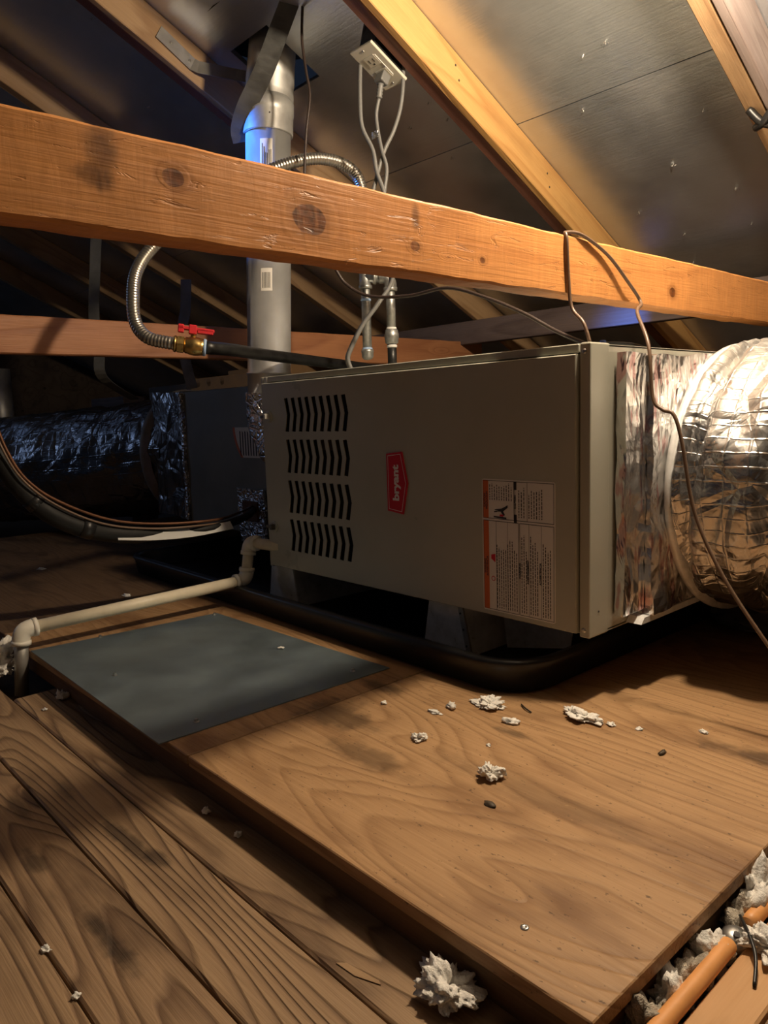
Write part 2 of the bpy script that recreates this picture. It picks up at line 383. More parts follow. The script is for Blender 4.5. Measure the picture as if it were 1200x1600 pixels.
def board(name, p0, p1, up, wd, ht, mat, parent=None, **k):
    mw, L = board_matrix(p0, p1, up)
    return obj(name, board_bm(L, wd, ht, **k), mat, parent, mw)
def blob(name, loc, size, seed, mat='fluff', parent=None, flat=.45, sub=3, amp=.55):
    bm = bmesh.new(); bmesh.ops.create_icosphere(bm, subdivisions=sub, radius=1.0); sx = size
    for v in bm.verts:
        d = v.co.normalized(); q = d*1.3+V((seed*3.1, seed*1.7, seed))
        r = 1+noise.noise(q)*amp*1.1+noise.noise(q*2.6)*amp*.7
        if sub > 2: r += noise.noise(q*7)*amp*.34+noise.noise(q*16)*amp*.2
        p = V((d.x*r*sx[0], d.y*r*sx[1], d.z*r*sx[2])); p.z = p.z if p.z > 0 else p.z*.3
        v.co = p
    zmin = min(v.co.z for v in bm.verts)
    for v in bm.verts: v.co.z -= zmin
    for f in bm.faces: f.smooth = True
    o = obj(name, bm, mat, parent); o.location = V(loc) - (wloc(parent) if parent else V()); return o
_tcache = {}
def text_mesh(txt, size, bold=0., sx=1.):
    cu = bpy.data.curves.new('t', 'FONT'); cu.body = txt; cu.size = size; cu.offset = bold; cu.resolution_u = 3; cu.align_x = 'CENTER'; cu.align_y = 'CENTER'
    to = bpy.data.objects.new('t', cu); COL.objects.link(to)
    me = bpy.data.meshes.new_from_object(to.evaluated_get(bpy.context.evaluated_depsgraph_get()))
    bpy.data.objects.remove(to); bpy.data.curves.remove(cu)
    if sx != 1.: me.transform(Matrix.Diagonal((sx, 1, 1, 1)))
    return me
def plane_mw(o, right, up):
    r = V(right).normalized(); u = V(up).normalized(); n = r.cross(u); mm = Matrix((r, u, n)).transposed().to_4x4(); mm.translation = V(o); return mm

# ================================================================== THE SETTING
RM, RZ = .485, 1.437                                   # roof plane: z = RZ - RM*y
roof = lambda y: RZ - RM*y
cs = 1/math.sqrt(1+RM*RM); UPN = V((0, RM*cs, cs)); DN = V((0, cs, -RM*cs))
# ceiling: foil-faced sheathing panels
ceil = bpy.data.objects.new('ceiling', None); COL.objects.link(ceil); struct(ceil)
ys = [-1.611, -.513, .585, 1.683, 2.781, 3.2]
HOLE = V((-1.035, .192, 1.344))
for i in range(len(ys)-1):
    off = (-.1 if i % 2 else .0)
    for (x0, x1) in ((-5.0+off, -3.05), (-3.05, -.605), (-.605, 1.83), (1.83, 3.2)):
        y0, y1 = ys[i], ys[i+1]; p0 = V(((x0+x1)/2, (y0+y1)/2, roof((y0+y1)/2)))+UPN*.006
        L = (V((0, y1, roof(y1)))-V((0, y0, roof(y0)))).length
        mm = Matrix((V((1, 0, 0)), DN, V((1, 0, 0)).cross(DN))).transposed().to_4x4(); mm.translation = p0
        bm = bmesh.new(); g = .0012; bm_box(bm, (-(x1-x0)/2+g, -L/2+g, -.006), ((x1-x0)/2-g, L/2-g, .006))
        if i == 1 and x0 == -3.05:                     # the panel the flue passes through: cut a square hole
            inv = mm.inverted(); c = inv @ HOLE; bm.free(); bm = bmesh.new(); hx, hy = .082, .085
            X0, X1, Y0, Y1 = -(x1-x0)/2+g, (x1-x0)/2-g, -L/2+g, L/2-g
            for a in (((X0, Y0), (c.x-hx, Y1)), ((c.x+hx, Y0), (X1, Y1)), ((c.x-hx, Y0), (c.x+hx, c.y-hy)), ((c.x-hx, c.y+hy), (c.x+hx, Y1))):
                bm_box(bm, (*a[0], -.006), (*a[1], .006))
        obj('sheathing_panel', bm, 'sheath', ceil, mm)
# the other roof slope beyond the ridge, behind the camera
bm = bmesh.new(); yr = -1.62; prism(bm, [(yr, roof(yr)), (yr-2.6, roof(yr)-2.6*RM), (yr-2.6, roof(yr)-2.6*RM+.012), (yr, roof(yr)+.012)], -5.1, 3.2, 'X'); obj('sheathing_panel', bm, 'sheath', ceil)
# nails poking through the sheathing
for i, (x, y, z) in enumerate([(-.277,.483,1.203),(-.332,.49,1.2),(-.411,.607,1.143),(-.173,.708,1.093),(-.302,.83,1.035),(-.202,.947,.978),(-.459,.95,.976),(-.386,1.064,.921),(-.416,1.181,.864),(-.213,1.075,.916),
        (-.744,.444,1.222),(-.851,.481,1.204),(-.733,.501,1.194),(-.817,.605,1.144),(-1.39,-.119,1.495),(-1.457,.017,1.429),(-1.564,.106,1.386)]):
    bm = bmesh.new(); rnd = random.Random(i); d = (-UPN+V((rnd.uniform(-.5,.5), rnd.uniform(-.5,.5), 0))).normalized()
    lathe(bm, V((x, y, z)), d, [(-.004, .0012), (.006, .0012), (.008, .0003)], 6)
    for k in range(4):
        a = V((rnd.uniform(-.008,.008), rnd.uniform(-.006,.006), 0)); b = V((x, y, z))+a-UPN*.001
        vs = [bm.verts.new(b+V((rnd.uniform(-.004,.004), rnd.uniform(-.003,.003), rnd.uniform(-.006,.0)))) for _ in range(3)]; bm.faces.new(vs)
    obj('nail', bm, 'bracket', ceil)
obj('stamped_letters', None, None) if False else None
tm = text_mesh('ELO', .035, .001); meshobj('stamped_letters', tm, 'ink', ceil, plane_mw(V((-.62, 1.02, roof(1.02)))-UPN*.002, (-1, .0, 0), -DN))

# floor: sub-floor slab with 2x4 planks laid flat
fl = obj('floor', box((-5.0, -4.2, -.13), (3.2, 3.3, -.09)), 'subfloor'); struct(fl)
PL_M = {}
yy = -.512
for i in range(9):
    wd = .0885; y1 = yy; y0 = yy-wd; yy = y0-.0028
    xs = [(-.86, .95)] if i == 0 else ([(-1.9, .95)] if i % 2 else [(-2.6, .95)])
    for (a, b) in xs:
        bm = board_bm(b-a, wd, .038, bv=.0025)
        mm = Matrix.Translation(V(((a+b)/2, (y0+y1)/2, -.069+(.0008 if i % 2 else 0)))); obj('plank', bm, {1: 'plank_a', 2: 'plank_b'}.get(i, 'plank'), fl, mm)
struct(tag(obj('wall_left', box((-5.1, -4.2, -.13), (-5.0, 3.2, 2.4)), 'gable'), 'dark gable boarding closing the far end', 'wall'))
struct(tag(obj('wall_right', box((3.2, -4.2, -.13), (3.3, 3.2, 2.4)), 'gable'), 'dark gable boarding behind the camera side', 'wall'))
for n_ in ('wall_left', 'wall_right'):
    for k in ('label', 'category'): del bpy.data.objects[n_][k]

# ---------------------------------------------------------------- rafters
RAF = [(.605, 'raf_tan', None, 'tan fir rafter at the right edge of the roof'),
       (.005, 'raf_grey', 'raf_tan', 'grey-brown fir rafter at the top right corner above the tie beam'),
       (-.58, 'raf_gold', 'maroon', 'golden fir rafter with dark batten running down past the outlet'),
       (-1.19, 'raf_tan', 'maroon', 'tan fir rafter that the zinc flue bracket is screwed to'),
       (-1.80, 'raf_tan', None, 'shaded rafter first to the left of the bracketed one'),
       (-2.41, 'raf_tan', None, 'shaded rafter second to the left of the bracketed one'),
       (-3.02, 'raf_tan', None, 'shaded rafter third to the left of the bracketed one'),
       (-3.63, 'raf_tan', None, 'shaded rafter fourth to the left of the bracketed one')]
for (x, mat, bat, lab) in RAF:
    y0, y1 = -1.55, 2.7; th = .020 if bat else .038; bw = .034
    A = V((x-th/2, y0, roof(y0)))-UPN*.0455; B = V((x-th/2, y1, roof(y1)))-UPN*.0455
    t = thing('rafter', lab, 'rafter', (x-th/2, (y0+y1)/2, roof((y0+y1)/2)), 'roof rafters')
    board('rafter_board', A, B, UPN, th, .089, mat, t)
    if bat:
        e = .26 if x < -1 else 2.6
        A = V((x-th-.004-bw/2, y0, roof(y0)))-UPN*.0445; B = V((x-th-.004-bw/2, e, roof(e)))-UPN*.0445
        board('batten', A, B, UPN, bw, .0845, bat, t)
        if x == -.58:
            for (y, dz) in ((.375, .028), (.395, .050), (.72, .03), (.74, .055)):
                bm = bmesh.new(); c = V((x, y, roof(y)))-UPN*dz; lathe(bm, c-V((.002, 0, 0)), (1, 0, 0), [(0, .0028), (.0026, .0028), (.0027, .001)], 8); obj('nail_head', bm, 'bug', t)
# tie beams
t = tag(board('tie_beam', (-.075, -1.5, .6755), (-.075, 1.25, .6755), (0, 0, 1), .038, .089, 'beam_front', seg=160, jit=.0016, seed=3), 'rough-sawn orange fir tie beam crossing in front of everything, with big dark knot', 'beam', 'tie beams')
# the board's local x runs along +Y; its face towards the camera is local -Y
tag(board('tie_beam', (-1.289, -1.5, .6725), (-1.289, 1.25, .6725), (0, 0, 1), .038, .089, 'beam_rear', seg=60, jit=.001, seed=8), 'reddish tie beam behind the flue with a dark stain', 'beam', 'tie beams')
tag(board('purlin', (-2.4, 1.15, .745), (.9, 1.15, .745), (0, 0, 1), .038, .082, 'dark_wood'), 'dark grey purlin under the rafters behind the furnace', 'beam')

# ---------------------------------------------------------------- plywood platform
pf = thing('plywood_platform', 'raised plywood deck that the furnace and drain pan sit on', 'platform', (-.3, 0, -.05))
ply = [(-.298, .34, -.53, 1.6), (-1.16, -.301, -.53, 1.6), (-2.74, -1.163, -.53, 1.6)]
PLYC = V((0, 0, 0))
for (x0, x1, y0, y1) in ply:
    bm = box((x0, y0, -.0155), (x1, y1, 0), .0012, 1); o = obj('plywood_sheet', bm, 'ply_dark' if x1 < -1 else 'ply', pf)
for (a, b) in (((-2.7, -.512, -.033), (.325, -.512, -.033)),):
    board('frame_board', a, b, (0, 0, 1), .022, .035, 'frame_wood', pf, bv=.001)
for x in (.312, -.3, -.9, -1.5, -2.1, -2.7): board('frame_board', (x, -.49, -.053), (x, 1.5, -.053), (0, 0, 1), .036, .074, 'frame_wood', pf, bv=.001)
bm = bmesh.new(); lathe(bm, (.24, -.481, -.001), (0, 0, 1), [(0, .0042), (.002, .0040), (.0022, .0018), (.0012, .0012)], 10); obj('screw_head', bm, 'steel', pf)
# right-hand joist bay beside the deck
t = tag(centre(board('ceiling_joist', (.3905, -.55, -.062), (.3905, 1.6, -.062), (0, 0, 1), .042, .06, 'joist')), 'sawdust-covered orange joist beside the deck at lower right', 'beam')
tag(centre(board('ceiling_joist', (.447, -.55, -.064), (.447, 1.6, -.064), (0, 0, 1), .066, .06, 'joist_grey')), 'greyish joist in the lower right corner', 'beam')
bm = bmesh.new(); tube(bm, resample(smooth_path([(.362, -.49, -.027), (.362, -.40, -.026), (.3605, -.335, -.027)]), .01), .0075, 14); tag(obj('orange_pipe', bm, 'pex'), 'short orange pipe in the lower right corner below the metal cap', 'pipe', 'orange pipes')
bm = bmesh.new(); tube(bm, resample(smooth_path([(.361, -.30, -.028), (.362, -.2, -.026), (.362, .3, -.026)]), .01), .0075, 14); tag(obj('orange_pipe', bm, 'pex'), 'orange pipe beside the deck above the metal cap', 'pipe', 'orange pipes')
bm = bmesh.new(); lathe(bm, (.356, -.318, -.045), (.25, -.3, 1), [(0, .013), (.016, .013), (.019, .011), (.020, .0)], 18)
t = thing('metal_cap', 'shiny metal cap in the insulation beside the deck corner', 'cap', (.356, -.318, -.045)); obj('cap_body', bm, 'steel', t)
bm = bmesh.new(); lathe(bm, V((.356, -.318, -.045))+V((.25, -.3, 1)).normalized()*.0195, (.25, -.3, 1), [(0, .003), (.003, .003), (.0032, .0)], 8); obj('cap_slot', bm, 'ink', t)
bm = bmesh.new(); tube(bm, smooth_path([(.354, -.30, -.022), (.372, -.325, -.018), (.386, -.345, -.022), (.395, -.37, -.030)], 5), .0016, 8); tag(obj('black_wire', bm, 'wire_black'), 'short stiff black wire by the metal cap', 'wire')
ins = [((.347, -.455, -.06), (.016, .02, .022), 'fluff_grey'), ((.346, -.415, -.055), (.014, .018, .02), 'fluff'), ((.350, -.385, -.052), (.013, .022, .018), 'fluff_grey'),
       ((.349, -.352, -.05), (.014, .018, .02), 'fluff'), ((.350, -.285, -.048), (.013, .018, .02), 'fluff_grey'), ((.350, -.245, -.048), (.013, .024, .026), 'fluff'), ((.352, -.19, -.048), (.013, .03, .028), 'fluff_grey'), ((.352, -.12, -.048), (.013, .03, .03), 'fluff')]
for i, (l, s, mt) in enumerate(ins):
    tag(blob('insulation_clump', l, tuple(k*1.2 for k in s), i+40, mt, amp=.6, sub=4), ['first', 'second', 'third', 'fourth', 'fifth', 'sixth', 'seventh', 'eighth'][i]+' insulation clump along the right deck edge, counted from the near corner', 'insulation', 'insulation in the joist bay')
tag(blob('insulation_tuft', (.388, -.318, -.032), (.024, .018, .010), 77, amp=.9, sub=5), 'large white insulation tuft lying across the orange pipe', 'insulation')

# ---------------------------------------------------------------- galvanised plate on the deck
t = thing('sheet_metal_plate', 'dull blue-grey galvanised sheet screwed to the deck before the pan', 'metal sheet', (-.66, -.32, .0))
bm = bmesh.new(); prism(bm, [(-.975, -.53), (-.36, -.543), (-.353, -.10), (-.944, -.118)], .0006, .0022, 'Z'); obj('sheet', bm, 'plate', t)
for (x, y) in ((-.695, -.469), (-.960, -.392), (-.392, -.467), (-.388, -.158), (-.933, -.13)):
    bm = bmesh.new(); lathe(bm, (x, y, .0018), (0, 0, 1), [(0, .0052), (.0012, .005), (.0018, .0032), (.005, .0030), (.0052, 0)], 8); obj('screw', bm, 'steel', t)

# ================================================================== FURNACE
FX0, FX1, FZ0, FZ1, FD = -.873, 0.0, .110, .552, .73
F = thing('gas_furnace', 'beige-grey horizontal gas furnace with louvred door and red badge', 'furnace', (-.44, .36, .11))
bm = bmesh.new(); th = .002
bm_box(bm, (FX0, .004, FZ1-th), (FX1, FD, FZ1)); bm_box(bm, (FX0, .004, FZ0), (FX1, FD, FZ0+th))
bm_box(bm, (FX0, .002, FZ0), (FX0+th, FD, FZ1)); bm_box(bm, (FX0, FD-th, FZ0), (FX1, FD, FZ1))
bm_box(bm, (FX1-th, .016, FZ0-.002), (FX1, FD, FZ1+.001))
obj('casing', bm, 'paint', F)
bm = bmesh.new(); bm_box(bm, (FX0+.004, .06, FZ0+.004), (FX1-.004, .064, FZ1-.004)); ip = obj('slot_shade_panel', bm, 'black', F)  # black sheet stands in for the shade seen through the louvre slots
for a_, b_ in (((-.72, .035, .385), (-.64, .058, .43)), ((-.60, .03, .26), (-.57, .058, .31))): obj('control_bracket', box(a_, b_, .004, 1), 'innermetal', ip)
# corner post at the right-hand front edge
bm = box((-.0175, -.003, FZ0-.004), (.0008, .05, FZ1+.003), .0025, 2); po = obj('corner_post', bm, 'paint', F)
for z in (FZ0+.008, FZ1-.010):
    bm = bmesh.new(); lathe(bm, (-.0095, -.0025, z), (0, -1, 0), [(0, .0042), (.0012, .0040), (.0022, .002)], 10); obj('screw', bm, 'steel', po)
bm = bmesh.new(); lathe(bm, (.0006, .022, .145), (1, 0, 0), [(0, .0018), (.001, .0015)], 8); obj('rivet', bm, 'ink', po)
# top rail above the door and left post
bm = box((FX0-.001, -.002, .541), (-.020, .012, FZ1+.002), .0012, 1); obj('top_rail', bm, 'paint', F)
bm = box((FX0-.003, -.004, FZ0-.002), (FX0+.008, .03, FZ1+.001), .0012, 1); obj('left_post', bm, 'paint', F)
bm = box((FX0+.008, -.003, FZ1-.014), (FX0+.022, .004, FZ1+.0015), .001, 1); obj('corner_clip', bm, 'knob_white', F)
# door with louvre slots
DX0, DX1, DZ0, DZ1 = -.866, -.0215, .1135, .5375
bm = bmesh.new(); YF, YB = -.009, .0035
def face(pts, y=YF): return bm.faces.new([bm.verts.new((x, y, z)) for x, z in pts])
rows = [(.503, .427), (.411, .335), (.319, .244), (.230, .156)]
sx0, pitch, sw, sh, NS = -.7785, .02535, .0135, .0085, 9
sxe = sx0+pitch*(NS-1)+sw
face([(DX0, DZ0), (sx0-.012, DZ0), (sx0-.012, DZ1), (DX0, DZ1)]); face([(sxe+.012, DZ0), (DX1, DZ0), (DX1, DZ1), (sxe+.012, DZ1)])
zz = [DZ1]+[z for r in rows for z in r]+[DZ0]
for i in range(0, len(zz), 2): face([(sx0-.012, zz[i+1]), (sxe+.012, zz[i+1]), (sxe+.012, zz[i]), (sx0-.012, zz[i])])
for (zt, zb) in rows:
    zm = (zt+zb)/2; tl = .0015
    face([(sx0-.012, zb), (sx0, zb), (sx0+sh, zm), (sx0, zt), (sx0-.012, zt)])
    for k in range(NS):
        a = sx0+k*pitch; b = a+sw
        loop = [(a, zt-tl), (b, zt), (b+sh, zm), (b, zb), (a, zb+tl), (a+sh, zm)]
        for (p, q) in zip(loop, loop[1:]+loop[:1]):
            bm.faces.new([bm.verts.new(c) for c in ((p[0], YF, p[1]), (q[0], YF, q[1]), (q[0], YF+.0017, q[1]), (p[0], YF+.0017, p[1]))])
        face([(a, zt-tl), (b, zt), (a, zt)]); face([(a, zb), (b, zb), (a, zb+tl)])
        if k < NS-1: nx = a+pitch; face([(b, zb), (nx, zb), (nx+sh, zm), (nx, zt), (b, zt), (b+sh, zm)])
    face([(sxe, zb), (sxe+.012, zb), (sxe+.012, zt), (sxe, zt), (sxe+sh, zm)])
for (p, q) in (((DX0, DZ0), (DX1, DZ0)), ((DX1, DZ0), (DX1, DZ1)), ((DX1, DZ1), (DX0, DZ1)), ((DX0, DZ1), (DX0, DZ0))):
    cx, cz = (DX0+DX1)/2, (DZ0+DZ1)/2
    e = lambda P, d: (P[0]+(d if P[0] > cx else -d), P[1]+(d if P[1] > cz else -d))
    p2, q2 = e(p, .0015), e(q, .0015)
    for c in (((p[0], YF, p[1]), (q[0], YF, q[1]), (q2[0], YF+.002, q2[1]), (p2[0], YF+.002, p2[1])), ((p2[0], YF+.002, p2[1]), (q2[0], YF+.002, q2[1]), (q2[0], .012, q2[1]), (p2[0], .012, p2[1]))):
        bm.faces.new([bm.verts.new(v) for v in c])
bmesh.ops.remove_doubles(bm, verts=list(bm.verts), dist=.00005)
door = obj('louvred_door', bm, 'paint', F)
# bottom hem of the door
obj('door_hem', box((DX0+.01, -.003, DZ0-.0035), (DX1-.004, .012, DZ0-.001), .0008, 1), 'paint', door)
for z, cm in ((.463, 'knob_white'), (.206, 'knob_dark')):
    bm = bmesh.new(); lathe(bm, (-.842, YF, z), (0, -1, 0), [(0, .0145), (.0016, .0140), (.0018, .010), (.0010, .006)], 24); la = obj('latch', bm, 'paint', door)
    bm = bmesh.new(); bm_box(bm, (-.868, -.0165, z-.0035), (-.842, -.0115, z+.0035)); bevel(bm, .001, 1); obj('latch_stem', bm, 'knob_dark', la)
    bm = bmesh.new(); bm_box(bm, (-.8465, -.0215, z-.0065), (-.8375, -.0095, z+.0065)); bevel(bm, .0015, 1); obj('latch_button', bm, cm, la)
for x in (-.852, -.835):
    bm = bmesh.new(); lathe(bm, (x, -.0035, DZ0-.0005), (0, -1, 0), [(0, .002), (.001, .0018)], 8); obj('screw', bm, 'ink', door)
# red badge
bp = [(-.4415, .3845), (-.4415, .2745), (-.3985, .2700), (-.3845, .3295), (-.3985, .3890)]
bm = bmesh.new(); prism(bm, bp, YF-.0025, YF); bd = obj('badge', bm, 'red', F); bd['label'] = 'red arrow-sided badge reading bryant'
def inset(poly, d):
    c = (sum(p[0] for p in poly)/len(poly), sum(p[1] for p in poly)/len(poly)); out = []
    n = len(poly)
    for i in range(n):
        p0, p1, p2 = V(poly[i-1]), V(poly[i]), V(poly[(i+1) % n]); a = (p1-p0).normalized(); b = (p2-p1).normalized()
        na = V((-a.y, a.x)); nb = V((-b.y, b.x)); h = (na+nb).normalized(); k = d/max(.3, h.dot(na))
        q = p1+h*k
        if (q-V(c)).length > (p1-V(c)).length: q = p1-h*k
        out.append((q.x, q.y))
    return out
i1, i2 = inset(bp, .0040), inset(bp, .0050)
bm = bmesh.new()
for i in range(5):
    j = (i+1) % 5; bm.faces.new([bm.verts.new((x, YF-.0028, z)) for x, z in (i1[i], i1[j], i2[j], i2[i])])
obj('badge_border', bm, 'badge_white', bd)
meshobj('badge_lettering', text_mesh('bryant', .0235, .0010, 1.12), 'badge_white', bd, plane_mw((-.4160, YF-.0029, .3290), (0, 0, 1), (-1, 0, 0)))
# warning label
LX0, LX1, LZ0, LZ1 = -.2045, -.0565, .1205, .3465
def rrect(x0, x1, z0, z1, r, n=4):
    out = []
    for (cx, cz, a0) in ((x1-r, z1-r, 0), (x0+r, z1-r, 90), (x0+r, z0+r, 180), (x1-r, z0+r, 270)):
        for k in range(n+1): a = math.radians(a0+90*k/n); out.append((cx+r*math.cos(a), cz+r*math.sin(a)))
    return out
YL = YF-.0006
bm = bmesh.new(); prism(bm, rrect(LX0, LX1, LZ0, LZ1, .004), YL, YF); lb = obj('warning_label', bm, 'paper', F); lb['label'] = 'printed safety label with orange warning bands'
LW, LH = LX1-LX0, LZ1-LZ0
def quadf(bm, u0, u1, v0, v1, y=YL-.0003):   # u: left to right, v: bottom to top, both 0..1
    return bm.faces.new([bm.verts.new((LX0+LW*u, y, LZ0+LH*v)) for u, v in ((u0, v0), (u1, v0), (u1, v1), (u0, v1))])
bm = bmesh.new(); quadf(bm, .015, .095, .01, .69); quadf(bm, .015, .095, .705, .99); obj('orange_band', bm, 'orange', lb)
ink = bmesh.new(); rnd = random.Random(5)
def frame_line(u0, u1, v0, v1, w=.006):
    for q in ((u0, u1, v0, v0+w*.65), (u0, u1, v1-w*.65, v1), (u0, u0+w, v0, v1), (u1-w, u1, v0, v1)): quadf(ink, *q)
frame_line(.015, .52, .01, .69); frame_line(.53, .985, .01, .69); frame_line(.015, .46, .705, .99); frame_line(.47, .985, .705, .99)
def textline(u, v0, v1, h=.011):
    v = v0
    while v < v1:
        L = rnd.uniform(.008, .03); quadf(ink, u, u+h, v, min(v+L, v1)); v += L+.006
def para(us, v0, v1): 
    for i, u in enumerate(us): textline(u, v0, v1-(rnd.uniform(.0, .25)*(v1-v0)))
para([.205+.031*k for k in range(10)], .03, .60)
para([.555+.03*k for k in range(3)], .03, .62); para([.675+.03*k for k in range(4)], .03, .62); para([.84+.031*k for k in range(4)], .03, .62)
para([.11+.034*k for k in range(10)], .845, .975)
para([.52+.034*k for k in range(3)], .73, .95); para([.655+.034*k for k in range(6)], .73, .95)
quadf(ink, .455, .495, .93, .99); quadf(ink, .455, .495, .69, .75)
for u in (.20, .36): quadf(ink, u, u+.004, .01, .69)
for u in (.655, .82): quadf(ink, u, u+.004, .01, .69)
quadf(ink, .635, .64, .705, .99)
# hand pictogram over a hot surface
hand = [(.19, .745), (.37, .745), (.37, .735), (.19, .735)]
def ipoly(bm, pts): bm.faces.new([bm.verts.new((LX0+LW*u, YL-.0003, LZ0+LH*v)) for u, v in pts])
ipoly(ink, [(.17, .715), (.35, .710), (.35, .722), (.17, .727)])
ipoly(ink, [(.215, .76), (.27, .762), (.29, .745), (.32, .732), (.33, .742), (.305, .765), (.37, .795), (.37, .815), (.33, .80), (.28, .785), (.185, .775), (.185, .77), (.24, .77), (.175, .760), (.175, .753), (.225, .757)])
obj('printed_text', ink, 'ink', lb)
def pict(polys):
    b3 = bmesh.new()
    for pts in polys: b3.faces.new([b3.verts.new((LX0+LW*u, YL-.0003, LZ0+LH*v)) for u, v in pts])
    bmesh.ops.remove_doubles(b3, verts=list(b3.verts), dist=1e-6); obj('red_pictogram', b3, 'red', lb)
pict([[(.125, .40), (.185, .375), (.185, .44), (.125, .43)]])
cu, cv, ru, rv = .155, .25, .004/LW, .004/LH
pict([[(cu+k*ru*math.cos(a), cv+k*rv*math.sin(a)) for k, a in ((.8, a0), (1.1, a0), (1.1, a0+.3927), (.8, a0+.3927))] for a0 in [i*.3927 for i in range(16)]])
pict([[(.25, .728), (.30, .726), (.32, .738), (.285, .742), (.26, .74)]])
up, rt = (-1, 0, 0), (0, 0, 1)
def ltxt(s, u, v, size, mat='ink', bold=.0002): meshobj('label_heading', text_mesh(s, size, bold), mat, lb, plane_mw((LX0+LW*u, YL-.0004, LZ0+LH*v), rt, up))
ltxt('WARNING', .04, .34, .0052); ltxt('ADVERTENCIA', .072, .34, .0052); ltxt('CAUTION', .04, .84, .0052); ltxt('PRECAUCION', .072, .84, .0048)
ltxt('WARNING', .535, .34, .0055); ltxt('AVERTISSEMENT', .645, .34, .0055); ltxt('ADVERTENCIA', .81, .34, .0055); ltxt('CAUTION', .475, .84, .005)

# drain pan with a rolled rim
def rr(x0, x1, y0, y1, r, n=8): return rrect(x0, x1, y0, y1, r, n)
PX0, PX1, PY0, PY1 = -1.62, -.085, -.066, .80
bm = bmesh.new(); prof = [(.030, .0), (.0, .004), (-.006, .040), (-.012, .052), (-.008, .058), (.004, .058), (.010, .052), (.016, .012), (.040, .008)]
loops = []
for ins_, z in prof: loops.append([bm.verts.new((x, y, z)) for x, y in rr(PX0+ins_, PX1-ins_, PY0+ins_, PY1-ins_, .085-min(ins_, .05), 8)])
for a, b in zip(loops, loops[1:]):
    n = len(a)
    for k in range(n): f = bm.faces.new((a[k], a[(k+1) % n], b[(k+1) % n], b[k])); f.smooth = True
bm.faces.new(loops[-1]); bm.faces.new(list(reversed(loops[0])))
bmesh.ops.rotate(bm, verts=list(bm.verts), cent=(-.09, -.05, 0), matrix=Matrix.Rotation(math.radians(-.9), 3, 'Z'))
tag(centre(obj('drain_pan', bm, 'pan')), 'shallow black plastic drain pan under the furnace', 'drain pan')

# galvanised saddle supports
def saddle(name, x0, x1, label):
    t = thing(name, label, 'support', ((x0+x1)/2, .05, .010), 'galvanised saddles under the furnace')
    bm = bmesh.new(); tp = .012
    prism(bm, [(x0+tp, .108), (x0-.006, .010), (x1+.006, .010), (x1-tp, .108)], .028, .030); obj('front_plate', bm, 'galv', t)
    bm = bmesh.new()
    prism(bm, [(x1-tp, .108), (x1-tp+.001, .108), (x1+.007, .010), (x1+.006, .010)], .030, .50); obj('side_plate', bm, 'galv', t)
    bm = bmesh.new()
    prism(bm, [(x0+tp, .108), (x0+tp-.001, .108), (x0-.007, .010), (x0-.006, .010)], .030, .50); obj('side_plate', bm, 'galv', t)
    return t
s1 = saddle('furnace_saddle', -.93, -.82, 'galvanised saddle under the left end of the furnace')
s2 = saddle('furnace_saddle', -.385, -.275, 'galvanised saddle under the furnace below the warning label')
bm = bmesh.new(); prism(bm, [(-.296, .106), (-.284, .106), (-.262, .012), (-.274, .012)], .022, .0262); fg = obj('perforated_flange', bm, 'bracket', s2)
for k in range(3):
    z = .03+.03*k; x = -.270-.0235*(z-.012)/.094*.94
    bm = bmesh.new(); lathe(bm, (x, .0222, z), (0, -1, 0), [(0, .002), (.0012, .0018)], 8); obj('rivet', bm, 'ink', fg)
bm = bmesh.new(); prism(bm, [(-.262, .107), (-.25, .012), (-.11, .04), (-.10, .107)], .11, .112); obj('back_plate', bm, 'galv', s2)

# ================================================================== RIGHT-HAND DUCT
def crinkle_box(bm, a, b, n, amp, seed):
    bb = bmesh.new(); bm_box(bb, a, b); bmesh.ops.subdivide_edges(bb, edges=list(bb.edges), cuts=n, use_grid_fill=True)
    for v in bb.verts:
        q = v.co*13+V((seed, seed*2, 0)); d = V((noise.noise(q), noise.noise(q+V((7, 1, 3))), noise.noise(q+V((2, 9, 5)))))
        q2 = v.co*41+V((seed, 1, 4)); d2 = V((noise.noise(q2), noise.noise(q2+V((7, 1, 3))), noise.noise(q2+V((2, 9, 5)))))
        v.co += d*amp+d2*amp*.45
    me = bpy.data.meshes.new('tmp'); bb.to_mesh(me); bb.free(); bm.from_mesh(me); bpy.data.meshes.remove(me)
t = thing('duct_collar', 'crumpled foil-wrapped collar on the right end of the furnace', 'duct collar', (.02, .4, .13))
bm = bmesh.new(); crinkle_box(bm, (.0045, .064, .131), (.020, .125, .541), 24, .0035, 3); obj('foil_tape_strip', bm, 'foil', t)
bm = bmesh.new(); crinkle_box(bm, (.006, .127, .125), (.032, .70, .540), 30, .008, 9); obj('foil_wrap', bm, 'foil', t)
bm = bmesh.new(); prism(bm, [(.10, .112), (.32, .112), (.31, .122), (.11, .122)], .003, .03, 'X'); obj('bottom_lip', bm, 'galv', t)
DC = V((0, .445, .322)); DR = .236; EY = 1.17
t = thing('flex_duct', 'large shiny foil-covered flexible duct leaving the furnace at the right', 'duct', (.6, .46, .08))
# collar ring
bm = bmesh.new(); lathe(bm, (.034, DC.y, DC.z), (1, 0, 0), [(0, DR-.02), (0, DR+.008), (.010, DR+.008), (.011, DR-.004), (.011, DR-.02)], 64)
for v in bm.verts: v.co.y = DC.y+(v.co.y-DC.y)*EY
if True: obj('metal_ring', bm, 'galv', t)
